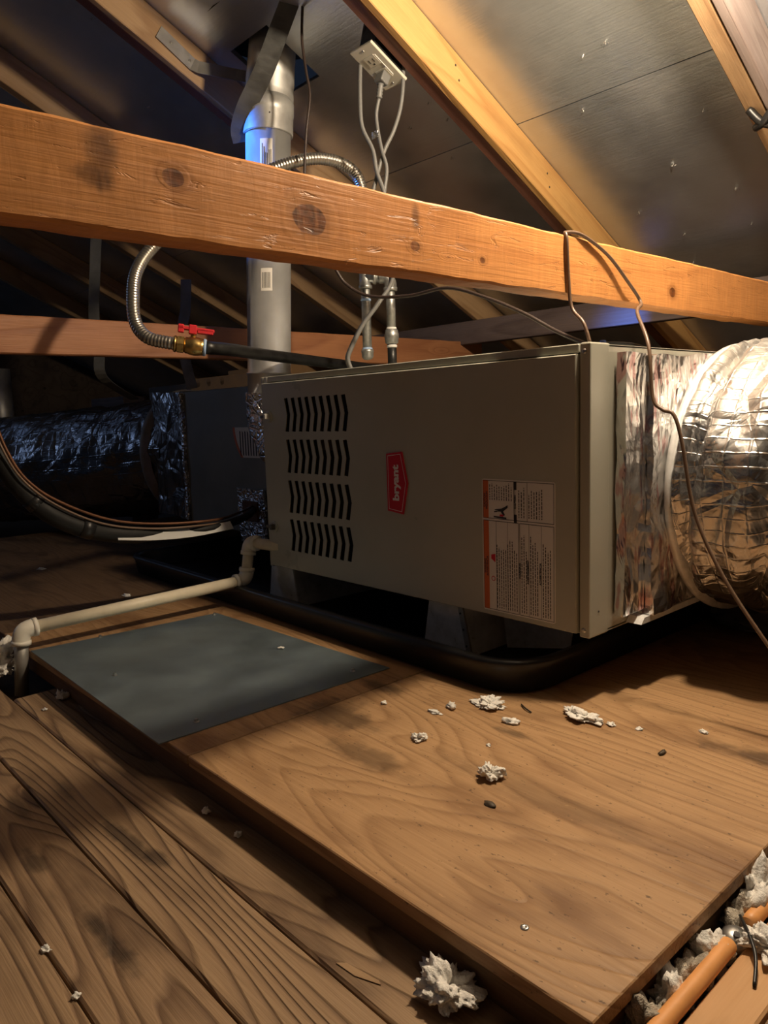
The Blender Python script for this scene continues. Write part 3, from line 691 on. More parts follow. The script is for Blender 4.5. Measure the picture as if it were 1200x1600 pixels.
# body: folds run round the duct
bm = bmesh.new(); uvl = bm.loops.layers.uv.verify()
path = resample(smooth_path([(.042, .445, .322), (.16, .445, .322), (.32, .475, .318), (.6, .52, .31), (.95, .60, .30), (1.4, .72, .29)], 12), .0075)
SEG = 120; rings = []
for i, p in enumerate(path):
    tg = (path[min(i+1, len(path)-1)]-path[max(i-1, 0)]).normalized(); a = tg.cross(V((0, 0, 1))).normalized(); b = a.cross(tg)
    s = i*.0075; row = []
    for k in range(SEG):
        an = 2*math.pi*k/SEG; ca, sa = math.cos(an), math.sin(an)
        ph = s-.030*sa+.022*noise.noise(V((ca*1.5, sa*1.5, s*3)))
        kf = int((ph+.02)/.088); cf = ((ph+.02) % .088)-.044; depth = .048*min(1, .35+1.1*abs(noise.noise(V((ca*1.3, sa*1.3, kf*5.3+.4)))))
        r = DR+.010 - depth*math.exp(-abs(cf)/.0065) + .006*math.cos(cf*36)
        q = V((s*20, ca*5, sa*5)); r += .008*noise.noise(q)+.004*noise.noise(q*2.7)+.0022*noise.noise(q*6.1)
        if i < 3: r = DR-.004+(r-DR+.004)*i/3
        if sa < -.6: r -= .015*(-.6-sa)/.4
        row.append(bm.verts.new(p+(a*ca*EY+b*sa)*r))
    rings.append(row)
for i in range(len(rings)-1):
    for k in range(SEG):
        f = bm.faces.new((rings[i][k], rings[i][(k+1) % SEG], rings[i+1][(k+1) % SEG], rings[i+1][k])); f.smooth = True
        for lp, (u, v_) in zip(f.loops, ((i, k), (i, k+1), (i+1, k+1), (i+1, k))): lp[uvl].uv = (u*.0075, v_/SEG*2*math.pi*DR)
obj('duct_sleeve', bm, 'duct', t)
bm = bmesh.new(); bm_box(bm, (.148, .350, .545), (.170, .372, .549)); obj('tie_clip', bm, 'ink', t)
tag(blob('crumpled_sheet', (.03, .62, 0), (.13, .10, .035), 12, M['duct_band'], amp=.35, sub=4), 'crumpled grey-brown sheet on the deck below the foil duct', 'sheet')

# ================================================================== LEFT: COIL CABINET, PLENUM, DUCT
t = thing('coil_cabinet', 'dark grey evaporator coil cabinet left of the furnace', 'cabinet', (-1.27, .45, .12))
obj('cabinet_body', box((-1.655, .20, .120), (-.878, .70, .553), .002, 1), 'coil', t)
bm = bmesh.new(); prism(bm, [(-1.66, .2)], 0, 0) if False else None; bm.free()
for (x, z) in ((-1.235, .545), (-1.648, .545)):
    bm = bmesh.new(); lathe(bm, (x, .20, z), (0, -1, 0), [(0, .004), (.002, .0035), (.0025, 0)], 10); obj('screw', bm, 'steel', t)
bm = bmesh.new(); n = 10; A = [(-1.352+.04*(k/n)**2+.0*k, .435-.089*k/n) for k in range(n+1)]
pts = A+[(-1.17, .346), (-1.17, .435)]; prism(bm, pts, .1975, .1995); st = obj('warning_sticker', bm, 'paper', t)
bm = bmesh.new()
for k in range(n): bm.faces.new([bm.verts.new((x, .1971, z)) for x, z in (A[k], (A[k][0]+.012, A[k][1]), (A[k+1][0]+.012, A[k+1][1]), A[k+1])])
obj('orange_band', bm, 'orange', st)
bm = bmesh.new(); rnd = random.Random(3)
for k in range(9):
    x = -1.315+.014*k; bm.faces.new([bm.verts.new((a, .1971, z)) for a, z in ((x, .352), (x+.006, .352), (x+.006, .425-.01*rnd.random()), (x, .425))])
obj('printed_text', bm, 'ink', st)
bm = bmesh.new(); crinkle_box(bm, (-1.33, .190, .095), (-1.19, .199, .253), 8, .006, 21); obj('foil_tape', bm, 'foil_tape', t)
obj('pipe_stub_plate', box((-1.30, .184, .16), (-1.22, .192, .22), .002, 1), 'copper', t)
t = thing('supply_plenum', 'dark foil-wrapped plenum between coil cabinet and left duct', 'plenum', (-1.75, .45, .14))
bm = bmesh.new(); crinkle_box(bm, (-1.90, .205, .135), (-1.662, .70, .556), 12, .008, 5); obj('foil_wrap', bm, 'duct_dark', t)
bm = bmesh.new(); crinkle_box(bm, (-1.672, .190, .128), (-1.6565, .207, .553), 14, .006, 6); obj('foil_tape', bm, 'foil_tape', t)
t = thing('flex_duct', 'dark grey flexible duct running off to the left', 'duct', (-2.4, .3, .06))
bm = bmesh.new(); uvl = bm.loops.layers.uv.verify()
path = resample(smooth_path([(-1.90, .43, .335), (-2.05, .40, .33), (-2.35, .27, .305), (-2.75, .08, .28), (-3.3, -.25, .26), (-4.2, -.8, .25)], 12), .02)
SEG = 72; rings = []
for i, p in enumerate(path):
    tg = (path[min(i+1, len(path)-1)]-path[max(i-1, 0)]).normalized(); a = tg.cross(V((0, 0, 1))).normalized(); b = a.cross(tg); row = []; s = i*.02
    for k in range(SEG):
        an = 2*math.pi*k/SEG; ca, sa = math.cos(an), math.sin(an); q = V((s*9, ca*3, sa*3))
        r = .225+.012*noise.noise(q)+.008*noise.noise(q*2.5)+.004*noise.noise(q*6)
        row.append(bm.verts.new(p+(a*ca+b*sa)*r))
    rings.append(row)
for i in range(len(rings)-1):
    for k in range(SEG):
        f = bm.faces.new((rings[i][k], rings[i][(k+1) % SEG], rings[i+1][(k+1) % SEG], rings[i+1][k])); f.smooth = True
        for lp, (u, v_) in zip(f.loops, ((i, k), (i, k+1), (i+1, k+1), (i+1, k))): lp[uvl].uv = (u*.02, v_/SEG*2*math.pi*.225)
obj('duct_sleeve', bm, 'duct_dark', t)
bm = bmesh.new(); tube(bm, [path[4], path[5], path[6], path[7], path[8]], [.225, .243, .247, .243, .225], 72, cap=False); obj('tape_band', bm, 'duct_band', t)
for pts, lab in (([(-1.736,-.015,1.027),(-1.732,-.03,.914),(-1.727,-.045,.787),(-1.71,-.045,.679),(-1.72,-.035,.60),(-1.80,.10,.535)], 'dark steel hanger strap dropping to the left duct'), ([(-1.583,.199,.90),(-1.581,.189,.804),(-1.585,.171,.735),(-1.579,.175,.655),(-1.57,.19,.56)], 'dark steel hanger strap dropping behind the red valve handle')):
    bm = bmesh.new(); ribbon(bm, smooth_path(pts, 6), (1, 1, 0), .034, .0015); tag(obj('hanger_strap', bm, 'strap'), lab, 'strap', 'duct hanger straps')
# refrigerant line set
t = thing('refrigerant_line_set', 'black insulated refrigerant lines curving from coil cabinet up at left', 'pipes', (-1.03, -.2, .19))
bm = bmesh.new(); pts = smooth_path([(-1.25,.19,.195),(-1.12,.085,.197),(-1.03,-.05,.195),(-1.036,-.154,.193),(-1.041,-.279,.204),(-1.041,-.379,.232),(-1.044,-.449,.275),(-1.058,-.498,.334),(-1.068,-.527,.396),(-1.11,-.56,.50),(-1.2,-.6,.7)], 5)
tube(bm, pts, [.010 if i < 17 else min(.021, .010+.0035*(i-16)) for i in range(len(pts))], 16); obj('insulated_pipe', bm, 'insul', t)
bm = bmesh.new(); tube(bm, smooth_path([(-1.25,.185,.205),(-1.12,.07,.212),(-1.02,-.063,.214),(-1.028,-.206,.221),(-1.028,-.324,.245),(-1.028,-.432,.298),(-1.036,-.49,.350),(-1.046,-.519,.412),(-1.061,-.535,.482),(-1.1,-.56,.6)], 6), .0034, 10); obj('copper_line', bm, 'copper', t)
bm = bmesh.new(); tube(bm, smooth_path([(-1.25,.18,.19),(-1.1,.05,.20),(-1.02,-.08,.205),(-1.022,-.22,.212),(-1.022,-.34,.238),(-1.022,-.44,.292),(-1.03,-.50,.352),(-1.04,-.53,.42),(-1.055,-.545,.49)], 6), .0025, 8); obj('control_wire', bm, 'wire_brown', t)
bm = bmesh.new(); ribbon(bm, smooth_path([(-1.018,-.02,.196),(-1.02,-.12,.190),(-1.022,-.22,.194),(-1.026,-.31,.206)], 5), (-.6, .1, .8), .022, .002); obj('torn_sleeve', bm, 'sleeve', t)
for i, (p, q) in enumerate((((-1.041,-.36,.226), (-1.041,-.385,.236)), ((-1.05,-.465,.292), (-1.053,-.478,.308)))):
    bm = bmesh.new(); cyl(bm, p, q, .0235, 16); obj('tape_wrap', bm, 'pan', t)

# PVC condensate drain
t = thing('condensate_drain_pipe', 'cream PVC drain pipe with white elbows crossing the sheet metal', 'pipe', (-.96, -.3, .06))
E0, E1, E2, E3 = V((-.952, -.012, .158)), V((-.952, -.028, .066)), V((-.972, -.545, .050)), V((-.974, -.553, -.05))
def elbow(c, d1, d2, r=.0175, L=.030):
    bm = bmesh.new(); d1, d2 = V(d1).normalized(), V(d2).normalized()
    tube(bm, smooth_path([c+d1*L, c+d1*L*.55, c+(d1+d2)*L*.16, c+d2*L*.55, c+d2*L], 5), r, 20)
    for d in (d1, d2): lathe(bm, c+d*L*.72, d, [(0, r), (0, r+.0016), (L*.3, r+.0016), (L*.3, r*.75)], 20)
    return bm
dn = (E2-E1).normalized()
bm = bmesh.new(); cyl(bm, E1+dn*.015, E2-dn*.015, .0134, 20); obj('pipe_run', bm, 'pvc', t)
obj('elbow', elbow(E0, (1, .12, 0), E1-E0), 'pvc_fit', t); obj('elbow', elbow(E1, E0-E1, dn), 'pvc_fit', t); obj('elbow', elbow(E2, -dn, E3-E2), 'pvc_fit', t)
bm = bmesh.new(); cyl(bm, E0, E1, .0134, 20); obj('drop_pipe', bm, 'pvc', t)
bm = bmesh.new(); cyl(bm, E0+V((.02, .0024, 0)), E0+V((.12, .0144, 0)), .0134, 20); obj('stub_pipe', bm, 'pvc', t)
bm = bmesh.new(); cyl(bm, E2, V((-.975, -.555, -.085)), .0134, 20); obj('drop_pipe', bm, 'bracket', t)

# ================================================================== FLUE
t = thing('flue_pipe', 'shiny vertical metal flue pipe rising to the roof with blue-lit side', 'flue pipe', (-1.04, .128, .42))
P0, P1, P2 = V((-1.045, .128, .47)), V((-1.018, .152, 1.213)), V((-1.034, .192, 1.42))
ax = (P1-P0).normalized(); H = (P1-P0).length
bm = bmesh.new(); lathe(bm, P0, ax, [(0, .056), (.100, .056), (.101, .0585), (.106, .0585), (.107, .056), (H, .056)], 64); fp = obj('flue_section', bm, 'flue', t)
bm = bmesh.new(); lathe(bm, P1-ax*.055, ax, [(0, .0605), (.002, .062), (.045, .0625), (.047, .064), (.075, .064), (.077, .061), (.085, .058)], 64); obj('joint_collar', bm, 'flue_old', t)
ax2 = (P2-P1).normalized()
bm = bmesh.new(); lathe(bm, P1, ax2, [(0, .059), (.035, .0600), (.036, .0615), (.075, .0590), (.076, .0605), (.12, .059), (.26, .058)], 64); obj('adjustable_section', bm, 'flue_old', t)
bm = bmesh.new(); Hn = HOLE
lathe(bm, V((HOLE.x, HOLE.y, 1.425)), (0, 0, 1), [(.0, .0), (.0, .17), (.004, .17), (.005, .10), (.10, .08), (.10, .0)], 40); obj('roof_jack', bm, 'pipe_black', t)
for k, an in enumerate((205, 240, 300, 330)):
    a = math.radians(an); bm = bmesh.new(); c = P1+ax*(-.022 if k % 2 else .03)+V((math.cos(a), math.sin(a), 0))*.0625
    lathe(bm, c, (math.cos(a), math.sin(a), 0), [(0, .002), (.0015, .0018)], 8); obj('rivet', bm, 'ink', t)
def wrap_patch(a0, a1, z0, z1, r, n=10):
    bm = bmesh.new(); rows = []
    for k in range(n+1):
        a = math.radians(a0+(a1-a0)*k/n); rows.append([bm.verts.new(P0+ax*z+V((math.cos(a), math.sin(a), 0))*r) for z in (z0, z1)])
    for p, q in zip(rows, rows[1:]): bm.faces.new((p[0], q[0], q[1], p[1]))
    return bm
lbp = obj('flue_label', wrap_patch(306, 337, .53, .665, .0566), 'paper', fp); lbp['label'] = 'white printed flue label'
bm = bmesh.new(); rnd = random.Random(8)
for k in range(6):
    a0 = 311+4.2*k; b2 = wrap_patch(a0, a0+1.9, .545+rnd.random()*.03, .625+rnd.random()*.03, .0569, 2); me = bpy.data.meshes.new('x'); b2.to_mesh(me); b2.free(); bm.from_mesh(me); bpy.data.meshes.remove(me)
obj('printed_text', bm, 'ink', lbp)
lb2 = obj('flue_label', wrap_patch(306, 335, .305, .36, .0566), 'paper', fp); lb2['label'] = 'white bar code label'
bm = bmesh.new()
for k in range(6): b2 = wrap_patch(310+3.6*k, 311.6+3.6*k, .312, .35, .0569, 1); me = bpy.data.meshes.new('x'); b2.to_mesh(me); b2.free(); bm.from_mesh(me); bpy.data.meshes.remove(me)
obj('bar_code', bm, 'ink', lb2)
# foil-taped elbow into the furnace
bm = bmesh.new(); pts = resample(smooth_path([P0+V((.002, 0, .055)), P0+V((0, 0, .0)), V((-1.03, .128, .425)), V((-.985, .128, .38)), V((-.93, .128, .37)), V((-.874, .128, .37))], 8), .008)
rg = tube(bm, pts, .060, 40)
for v in bm.verts:
    q = v.co*28; v.co += V((noise.noise(q), noise.noise(q+V((5, 5, 5))), noise.noise(q+V((1, 8, 2)))))*.006
obj('foil_taped_elbow', bm, 'foil_tape', t)
# straps at the flue
bm = bmesh.new(); ribbon(bm, smooth_path([(-1.062,.10,1.145),(-1.050,.088,1.168),(-1.008,.082,1.205),(-.935,.090,1.268),(-.874,.10,1.345),(-.835,.117,1.415)], 6), (.75, .6, .15), .045, .0016); tag(obj('flue_strap', bm, 'strap'), 'wide dark steel strap slanting across the top of the flue', 'strap')
t = thing('zinc_bracket', 'bent zinc strap bracket from the left rafter to the flue', 'bracket', (-1.18, .05, 1.37))
bm = bmesh.new(); ribbon(bm, [V((-1.187, -.042, 1.408)), V((-1.187, .045, 1.356)), V((-1.180, .058, 1.350)), V((-1.13, .135, 1.335)), V((-1.088, .175, 1.322))], (-.1, .5, .9), .036, .0016); obj('strap', bm, 'bracket', t)
for f_ in (.35, .9):
    c = V((-1.186, -.042, 1.408)).lerp(V((-1.186, .045, 1.356)), f_); bm = bmesh.new(); lathe(bm, c, (1, 0, 0), [(0, .0035), (.003, .003), (.0032, 0)], 8); obj('screw', bm, 'steel', t)
bm = bmesh.new(); bm_box(bm, (-.952, .30, .985), (-.950, .35, 1.02)); 
tag(obj('junction_tag', bm, 'paper'), 'small pale tag on the rafter right of the flue', 'tag')

# ================================================================== GAS LINE
t = thing('gas_connector', 'corrugated steel flexible gas connector looping behind the tie beam', 'gas connector', (-.92, 0, .65))
fx = [(-.838,-.221,.6185),(-.852,-.242,.622),(-.881,-.272,.634),(-.909,-.282,.665),(-.926,-.277,.714),(-.956,-.251,.78),(-.964,-.204,.84),(-.942,-.117,.922),(-.906,-.021,.98),(-.866,.060,1.027),(-.825,.145,1.053),(-.803,.220,1.045),(-.794,.255,1.005),(-.787,.256,.916),(-.782,.247,.80)]
pts = resample(smooth_path(fx, 10), .0017); bm = bmesh.new(); tube(bm, pts, [(.0138, .0126)[(i//2) % 2] for i in range(len(pts))], 18); obj('flex_hose', bm, 'flexgas', t)
t = thing('gas_valve', 'brass ball valve with red lever handle', 'valve', (-.826, -.20, .60))
VA, VB = V((-.8445, -.232, .6195)), V((-.8135, -.177, .6105)); vd = (VB-VA).normalized(); VL = (VB-VA).length
bm = bmesh.new(); lathe(bm, VA, vd, [(0, .0165), (.004, .0175), (.0045, .0155), (.007, .0155)], 24); lathe(bm, VA+vd*.007, vd, [(0, .0185), (.013, .0185), (.014, .016)], 6); obj('flare_nut', bm, 'brass', t)
bm = bmesh.new(); lathe(bm, VA+vd*.021, vd, [(0, .014), (.003, .017), (.008, .017), (.011, .0185), (.022, .0195), (.030, .0185), (.034, .0175), (VL-.021, .0175)], 24); obj('valve_body', bm, 'brass', t)
bm = bmesh.new(); lathe(bm, VB-vd*.004, vd, [(0, .0178), (.004, .0180), (.006, .0165)], 24); obj('thread_seal', bm, 'blue_seal', t)
SC = VA+vd*.041; bm = bmesh.new(); lathe(bm, SC+V((0, 0, .015)), (0, 0, 1), [(0, .0065), (.010, .0055), (.018, .0055)], 12); obj('stem', bm, 'brass', t)
bm = bmesh.new(); hb = board_matrix(SC+V((0, 0, .035))-vd*.030, SC+V((0, 0, .035))+vd*.044, (0, 0, 1))
bm_box(bm, (-hb[1]/2, -.0085, -.0035), (hb[1]/2, .0085, .0035)); bm_box(bm, (-hb[1]/2, -.0085, -.010), (-hb[1]/2+.012, .0085, .007)); bm_box(bm, (-hb[1]/2+.022, -.010, -.011), (-hb[1]/2+.038, .010, .008)); bm_box(bm, (hb[1]/2-.035, -.0085, -.008), (hb[1]/2-.002, .0085, .002)); bevel(bm, .0015, 1)
obj('lever_handle', bm, 'red_handle', t, hb[0])
bm = bmesh.new(); pts = smooth_path([VB-vd*.002, V((-.835, -.10, .6102)), V((-.906, .042, .608)), V((-1.027, .389, .599)), V((-1.10, .60, .592))], 8)
tube(bm, resample([VB-vd*.004]+pts[6:], .02), .0138, 18); tag(centre(obj('black_gas_pipe', bm, 'pipe_black')), 'black iron gas pipe passing in front of the flue', 'pipe')
# galvanised drop with tee
t = thing('galvanised_pipe_drop', 'galvanised pipe drop with tee, union and capped drip leg above furnace', 'pipe', (-.75, .26, .56))
T0, T1 = V((-.7815, .247, .79)), V((-.7375, .288, .775)); r = .0112
bm = bmesh.new(); cyl(bm, T0+V((0, 0, .03)), V((T0.x, T0.y, .60)), r, 16); obj('drip_leg', bm, 'pipe_galv', t)
bm = bmesh.new(); lathe(bm, T0+V((0, 0, .030)), (0, 0, -1), [(0, .0165), (.006, .0165), (.007, .0145), (.05, .0145), (.051, .0165), (.058, .0165), (.059, .011)], 18)
d = (V((T1.x, T1.y, T0.z-.006))-T0); lathe(bm, T0, d, [(0, .0145), (.020, .0145), (.021, .0165), (.027, .0165), (.028, .010)], 18); obj('tee', bm, 'pipe_galv', t)
bm = bmesh.new(); cyl(bm, T0+d*.3, T1+V((0, 0, .006)), r, 16); obj('nipple', bm, 'pipe_galv', t)
bm = bmesh.new(); c = V((T1.x, T1.y, T0.z-.006)); tube(bm, smooth_path([c-d.normalized()*.026, c-d.normalized()*.01, c+V((0, 0, -.010)), c+V((0, 0, -.028))], 5), .0150, 18); lathe(bm, c+V((0, 0, -.022)), (0, 0, -1), [(0, .015), (0, .017), (.008, .017), (.008, .01)], 18); obj('elbow', bm, 'pipe_galv', t)
bm = bmesh.new(); cyl(bm, c, V((c.x, c.y, .66)), r, 16); obj('drop_pipe', bm, 'pipe_galv', t)
bm = bmesh.new(); lathe(bm, (c.x, c.y, .664), (0, 0, -1), [(0, .0115), (.002, .0155), (.010, .0165), (.012, .0175), (.022, .0175), (.024, .0165), (.034, .0155), (.036, .011)], 16); obj('union', bm, 'pipe_galv', t)
for z in (.668, .6265):
    bm = bmesh.new(); lathe(bm, (c.x, c.y, z), (0, 0, -1), [(0, .0112), (.001, .0128), (.006, .0125), (.007, .0112)], 14); obj('thread_tape', bm, 'white_tape', t)
bm = bmesh.new(); cyl(bm, (c.x, c.y, .63), (c.x, c.y, .553), r, 16); obj('black_nipple', bm, 'pipe_black', t)
bm = bmesh.new(); lathe(bm, (T0.x, T0.y, .618), (0, 0, -1), [(0, .0145), (.006, .0160), (.008, .0145), (.018, .0145), (.024, .010), (.026, .0)], 18); obj('cap', bm, 'pipe_galv', t)
for z in (.738, .622):
    bm = bmesh.new(); lathe(bm, (T0.x, T0.y, z), (0, 0, -1), [(0, .0112), (.001, .0126), (.005, .0126), (.006, .0112)], 14); obj('thread_sealant', bm, 'blue_seal', t)

# ================================================================== OUTLET AND CORDS
PC = V((-.675, .216, 1.221)); t = thing('power_outlet', 'ivory duplex power outlet on its box under the roof', 'outlet', PC)
ox, oy = V((1, 0, 0)), DN; onrm = ox.cross(oy)          # ox x DN points up
om = Matrix((ox, oy, onrm)).transposed().to_4x4(); om.translation = PC
bm = bmesh.new(); bm_box(bm, (-.035, -.058, -.003), (.035, .058, .004)); bevel(bm, .002, 2); obj('cover_plate', bm, 'ivory', t, om)
obj('outlet_box', box((-.027, -.046, .004), (.027, .046, .135)), 'pan', t, om)
for yc in (-.0195, .0195):
    bm = bmesh.new(); bm_box(bm, (-.0165, yc-.0135, -.0045), (.0165, yc+.0135, -.003)); bevel(bm, .0007, 1); rc = obj('receptacle', bm, 'ivory', t, om)
    bm = bmesh.new()
    for (a, b, c_, d_) in ((-.0075, -.0055, yc-.006, yc+.003), (.0055, .0075, yc-.006, yc+.003), (-.002, .002, yc+.006, yc+.010)): bm_box(bm, (a, c_, -.0049), (b, d_, -.0044))
    obj('slots', bm, 'ink', t, om)
bm = bmesh.new(); bm_box(bm, (.0185, -.030, -.0042), (.0195, .030, -.0028)); obj('seam', bm, 'badge_white', t, om)
for yc in (-.048, .048):
    bm = bmesh.new(); lathe(bm, (.0, yc, -.003), (0, 0, -1), [(0, .003), (.001, .0028), (.0016, 0)], 10); obj('screw', bm, 'steel', t, om)
# plug
pl = thing('power_plug', 'grey power plug and cord hanging from the outlet', 'plug', PC+DN*.02)
bm = bmesh.new(); bm_box(bm, (-.013, .008, -.030), (.013, .031, -.0052)); bevel(bm, .003, 2); obj('plug_body', bm, 'cord_grey', pl, om)
pe = om @ V((0, .0195, -.030)); q = V((pe.x-.004, pe.y-.003, pe.z-.030))
bm = bmesh.new(); n = 9; tube(bm, [pe.lerp(q, i/n) for i in range(n+1)], [(.0075, .0058)[i % 2] for i in range(n+1)], 14); obj('strain_relief', bm, 'cord_grey', pl)
bm = bmesh.new(); tube(bm, smooth_path([q, (q.x-.006, q.y-.004, 1.125), (q.x-.003, q.y-.004, 1.09), (-.667,.21,1.042), (-.655,.212,.999), (-.657,.203,.936), (-.66, .205, .85), (-.662,.224,.766), (-.679,.193,.709), (-.70,.161,.66), (-.714,.137,.61), (-.717,.130,.585), (-.708,.137,.555)], 6), .0042, 10); obj('cord', bm, 'cord_grey', pl)
bm = bmesh.new(); bm_box(bm, (-.688, .200, 1.068), (-.668, .203, 1.083)); obj('cord_tag', bm, 'foil_tape', pl)
bm = bmesh.new(); tube(bm, smooth_path([(-.708,.217,1.335),(-.710,.205,1.290),(-.712,.195,1.234),(-.707,.186,1.149),(-.699,.183,1.093),(-.679,.194,1.042),(-.668,.194,.993),(-.650,.200,.936),(-.648,.205,.85),(-.652,.218,.766),(-.669,.187,.709),(-.690,.155,.66),(-.704,.131,.61),(-.708,.124,.585),(-.70,.13,.555)], 6), .0048, 10)
tag(obj('grey_cable', bm, 'cord_grey'), 'grey cable looping left of the outlet down behind the tie beam', 'cable')
bm = bmesh.new(); tube(bm, smooth_path([(-.650,.268,1.26),(-.647,.262,1.185),(-.648,.252,1.132),(-.654,.235,1.083),(-.667,.218,1.042),(-.676,.198,.979),(-.678,.188,.937),(-.675,.19,.85),(-.672,.23,.766),(-.689,.199,.709),(-.71,.167,.66),(-.724,.143,.61),(-.728,.137,.585),(-.718,.142,.555)], 6), .0045, 10)
tag(obj('grey_cable', bm, 'cord_grey'), 'grey cable dropping from the right corner of the outlet', 'cable')
# wires
bm = bmesh.new(); tube(bm, smooth_path([(-.010,.012,.556),(-.022,.014,.585),(-.048,.022,.612),(-.0525,.020,.66),(-.0525,.016,.712),(-.060,.025,.7235),(-.0535,.06,.7225),(-.050,.126,.70),(-.047,.18,.665),(-.043,.218,.632),(.0,.13,.605),(.048,.078,.548),(.061,.068,.472),(.077,.068,.453),(.094,.068,.445),(.107,.068,.406),(.128,.068,.305),(.171,.068,.217),(.234,.068,.13),(.30,.07,.05),(.36,.08,.006),(.5,.12,-.02)], 8), .0028, 10)
tag(obj('brown_wire', bm, 'wire_brown'), 'brown two-core wire draped over the tie beam and past the foil duct', 'wire')
bm = bmesh.new(); tube(bm, smooth_path([(-.72,.06,.86),(-.684,.08,.773),(-.663,.096,.738),(-.613,.116,.711),(-.521,.141,.702),(-.42,.149,.704),(-.327,.156,.673),(-.244,.165,.634),(-.178,.17,.596),(-.10,.15,.565),(-.05,.10,.557)], 6), .0036, 10)
tag(obj('dark_wire', bm, 'wire_dark'), 'dark brown wire sagging behind the tie beam to the furnace corner', 'wire')
bm = bmesh.new(); tube(bm, smooth_path([(-.828,.131,1.391),(-.823,.12,1.305),(-.812,.119,1.233),(-.802,.119,1.176),(-.801,.103,1.09),(-.795,.088,.983),(-.79,.085,.93),(-.74,.07,.87)], 6), .0032, 10)
tag(obj('dark_wire', bm, 'wire_dark'), 'thin dark wire hanging from the roof beside the flue', 'wire')
bm = bmesh.new(); tube(bm, smooth_path([(-.36,.42,.575),(-.30,.40,.585),(-.24,.42,.59),(-.16,.40,.58),(-.08,.33,.557)], 6), .003, 8)
tag(obj('black_wire', bm, 'wire_black'), 'black wire lying along the top of the furnace', 'wire')
bm = bmesh.new(); tube(bm, smooth_path([(-.885,-.80,1.0),(-.885,-.80,.66),(-.892,-.79,.60)], 4), .004, 8)
bm.free()
bm = bmesh.new(); lathe(bm, (-.11, .21, .553), (0, 0, 1), [(0, .006), (.022, .006), (.023, .004)], 10); tag(obj('blue_connector', bm, plain('blue_plastic', (.08, .16, .5), .4)), 'small blue wire connector on top of the furnace', 'connector')
# knot of black tape on the right rafter
t = thing('tape_knot', 'black zip-tie knot on the rafter at the top right edge', 'cable tie', (-.02, .64, 1.02))
for k, (a, b) in enumerate((((-.045, .63, 1.035), (.0, .66, 1.0)), ((-.04, .655, 1.005), (.005, .63, 1.03)))):
    bm = bmesh.new(); tube(bm, smooth_path([V(a), V(a).lerp(V(b), .5)-UPN*.012, V(b)], 6), .008, 10); obj('tie_loop', bm, 'wire_black', t)

# lampholder for the bulb just out of frame
t = thing('lamp_holder', 'porcelain lamp holder on the rafter above the furnace', 'lamp', BULB+V((0, 0, .05)))
bm = bmesh.new(); lathe(bm, BULB+V((0, 0, .045)), (0, 0, 1), [(0, .02), (.03, .024), (.05, .05), (.062, .052)], 24); obj('holder', bm, 'porcelain', t)
bm = bmesh.new(); bm_box(bm, (.0, .04, BULB.z+.107), (.22, .11, BULB.z+.125)); obj('mounting_board', bm, 'raf_tan', t)

# ================================================================== BACKGROUND
t = thing('cardboard_box', 'open tan cardboard box behind the coil cabinet', 'box', (-2.4, .9, .0))
obj('carton', box((-2.70, .78, .0), (-2.10, 1.02, .655), .003, 1), 'card', t)
for x in (-2.62, -2.52, -2.40): 
    bm = bmesh.new(); lathe(bm, (x, .781, .632), (0, -1, 0), [(0, .018), (.001, .018)], 16); obj('punched_hole', bm, 'card_dark', t)
t = tag(centre(obj('cardboard_box', box((-2.80, 1.05, .0), (-2.25, 1.25, .705), .003, 1), 'card')), 'plain tan carton standing highest behind the flue', 'box')
tag(centre(obj('cardboard_box', box((-3.2, .80, -.09), (-2.74, 1.05, .64), .003, 1), 'card_dark')), 'dark carton left of the tan boxes', 'box')
tag(centre(obj('wood_scrap', box((-3.75, .7, -.09), (-3.3, .9, .60), .002, 1), 'dark_wood')), 'dark boards stacked behind the left duct', 'boards')
bm = bmesh.new(); cyl(bm, (-3.33, .10, .30), (-3.33, .10, .735), .055, 32); tag(centre(obj('vent_pipe', bm, 'flue_old')), 'dim blue-lit vertical pipe at the far left edge', 'pipe')

# ================================================================== DEBRIS
deb = [((-.11, -.11, 0), (.020, .016, .008), 'largest white insulation tuft near the front corner of the pan'), ((.024, -.054, 0), (.022, .015, .007), 'ragged white insulation tuft at the edge of the furnace shadow'),
       ((-.044, -.138, 0), (.010, .008, .005), None), ((-.102, -.274, 0), (.010, .008, .006), 'two-lobed white insulation tuft near the middle of the deck'), ((.039, -.289, 0), (.013, .010, .010), 'star-shaped white insulation tuft on the plywood'),
       ((-.147, -.159, 0), (.008, .006, .006), None), ((-.155, -.187, 0), (.011, .006, .002), None), ((-.237, -.219, 0), (.004, .004, .004), None), ((.064, -.045, 0), (.006, .005, .003), None), ((-.596, -.17, .0022), (.006, .005, .003), None),
       ((.10, -.03, 0), (.005, .004, .002), None), ((.17, .02, 0), (.006, .004, .003), None), ((-.02, -.22, 0), (.003, .003, .002), None), ((-1.30, -.187, 0), (.02, .008, .002), None), ((-1.875, -.223, 0), (.012, .01, .005), None)]
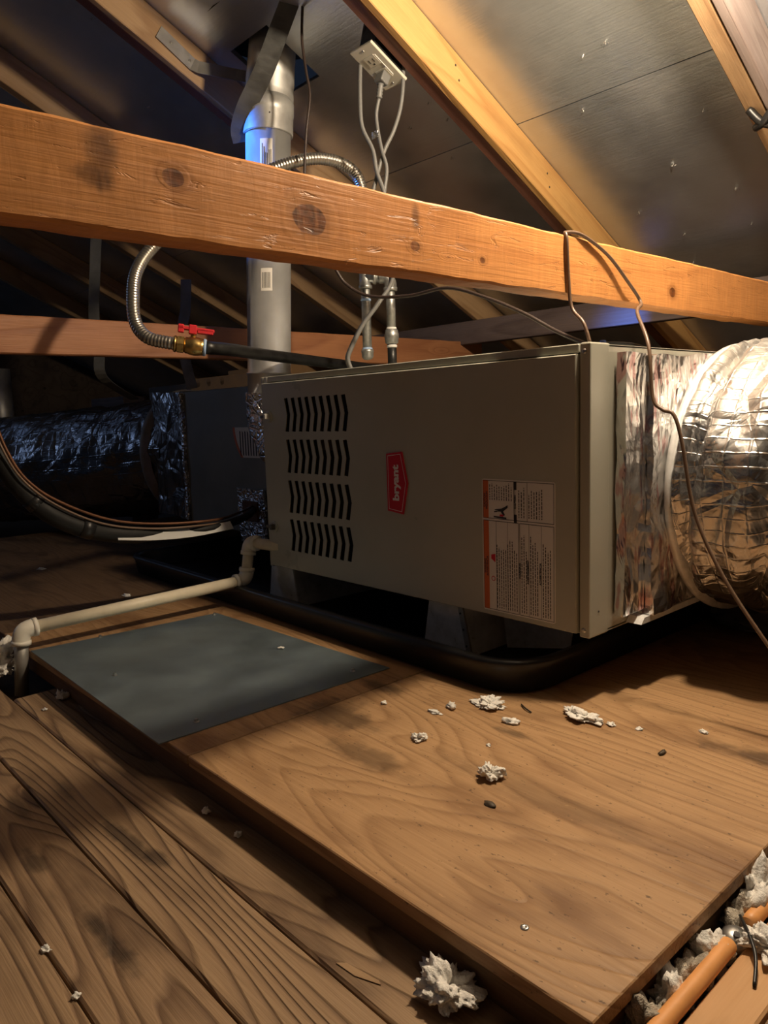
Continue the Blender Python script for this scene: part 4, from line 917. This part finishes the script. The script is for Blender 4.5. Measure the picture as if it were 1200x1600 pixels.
L1 = iter(['flat white insulation crumb just in front of the largest tuft', 'white insulation crumb just left of the largest tuft', 'thin grey-white insulation sliver left of the largest tuft', 'tiny white crumb on the plywood nearest the metal sheet', 'small white crumb right beside the ragged tuft', 'white insulation crumb lying on the metal sheet', 'tiny white crumb second to the right of the ragged tuft', 'white crumb at the right of the deck near the shadow', 'very small white speck between the two-lobed and star-shaped tufts', 'flat pale scrap on the dark deck behind the drain pipe', 'pale insulation crumb on the dark deck under the left duct'])
for i, (l, s, lab) in enumerate(deb):
    tag(blob('insulation_tuft', l, s, i+1, 'fluff', amp=.8, sub=5 if lab else 3), lab or next(L1), 'insulation', None if lab else 'insulation crumbs on the deck')
L2 = iter(['tiny white crumb in the deck shadow, left one of two', 'tiny white crumb in the deck shadow, right one of two', 'white crumb in the plank gap at lower left, farther one', 'white crumb in the plank gap at lower left, nearer one', 'flat white crumb on the planks near the drain pipe elbow', 'grey-white crumb against the deck edge below the metal sheet'])
for i, (l, s, lab) in enumerate([((.205, -.548, -.049), (.026, .019, .014), 'large white insulation tuft on the planks in the foreground'), ((-1.035, -.58, -.05), (.045, .035, .04), 'white insulation heap around the foot of the drain pipe'), ((-.225, -.545, -.049), (.004, .004, .005), None), ((-.148, -.545, -.049), (.004, .004, .004), None), ((-.107, -.785, -.049), (.005, .004, .003), None),
        ((-.025, -.785, -.049), (.004, .003, .003), None), ((-.757, -.577, -.049), (.006, .004, .002), None), ((-.79, -.535, -.049), (.012, .008, .010), None)]):
    tag(blob('insulation_tuft', l, s, i+60, 'fluff', amp=.8, sub=5 if lab else 3), lab or next(L2), 'insulation', None if lab else 'insulation crumbs on the planks')
for i, (l, s) in enumerate([((.082, -.34, 0), (.008, .006, .003)), ((.161, -.08, 0), (.004, .009, .004))]):
    tag(blob('wood_chip', l, s, i+90, 'bug', sub=2), ['dark curled chip below the star-shaped tuft', 'dark narrow chip standing on the right of the deck'][i], 'chip')
bm = bmesh.new(); tube(bm, smooth_path([(-.075, -.075, .002), (-.06, -.085, .003), (-.045, -.09, .002)], 4), .0012, 6); tag(obj('wire_scrap', bm, 'wire_black'), 'curved black wire scrap on the deck by the pan', 'wire')
bm = bmesh.new(); prism(bm, [(.105, -.592), (.112, -.585), (.150, -.578), (.155, -.580), (.130, -.590)], -.0495, -.0488, 'Z'); tag(obj('wood_splinter', bm, 'raf_tan'), 'pale wood splinter on the planks near the foreground tuft', 'splinter')
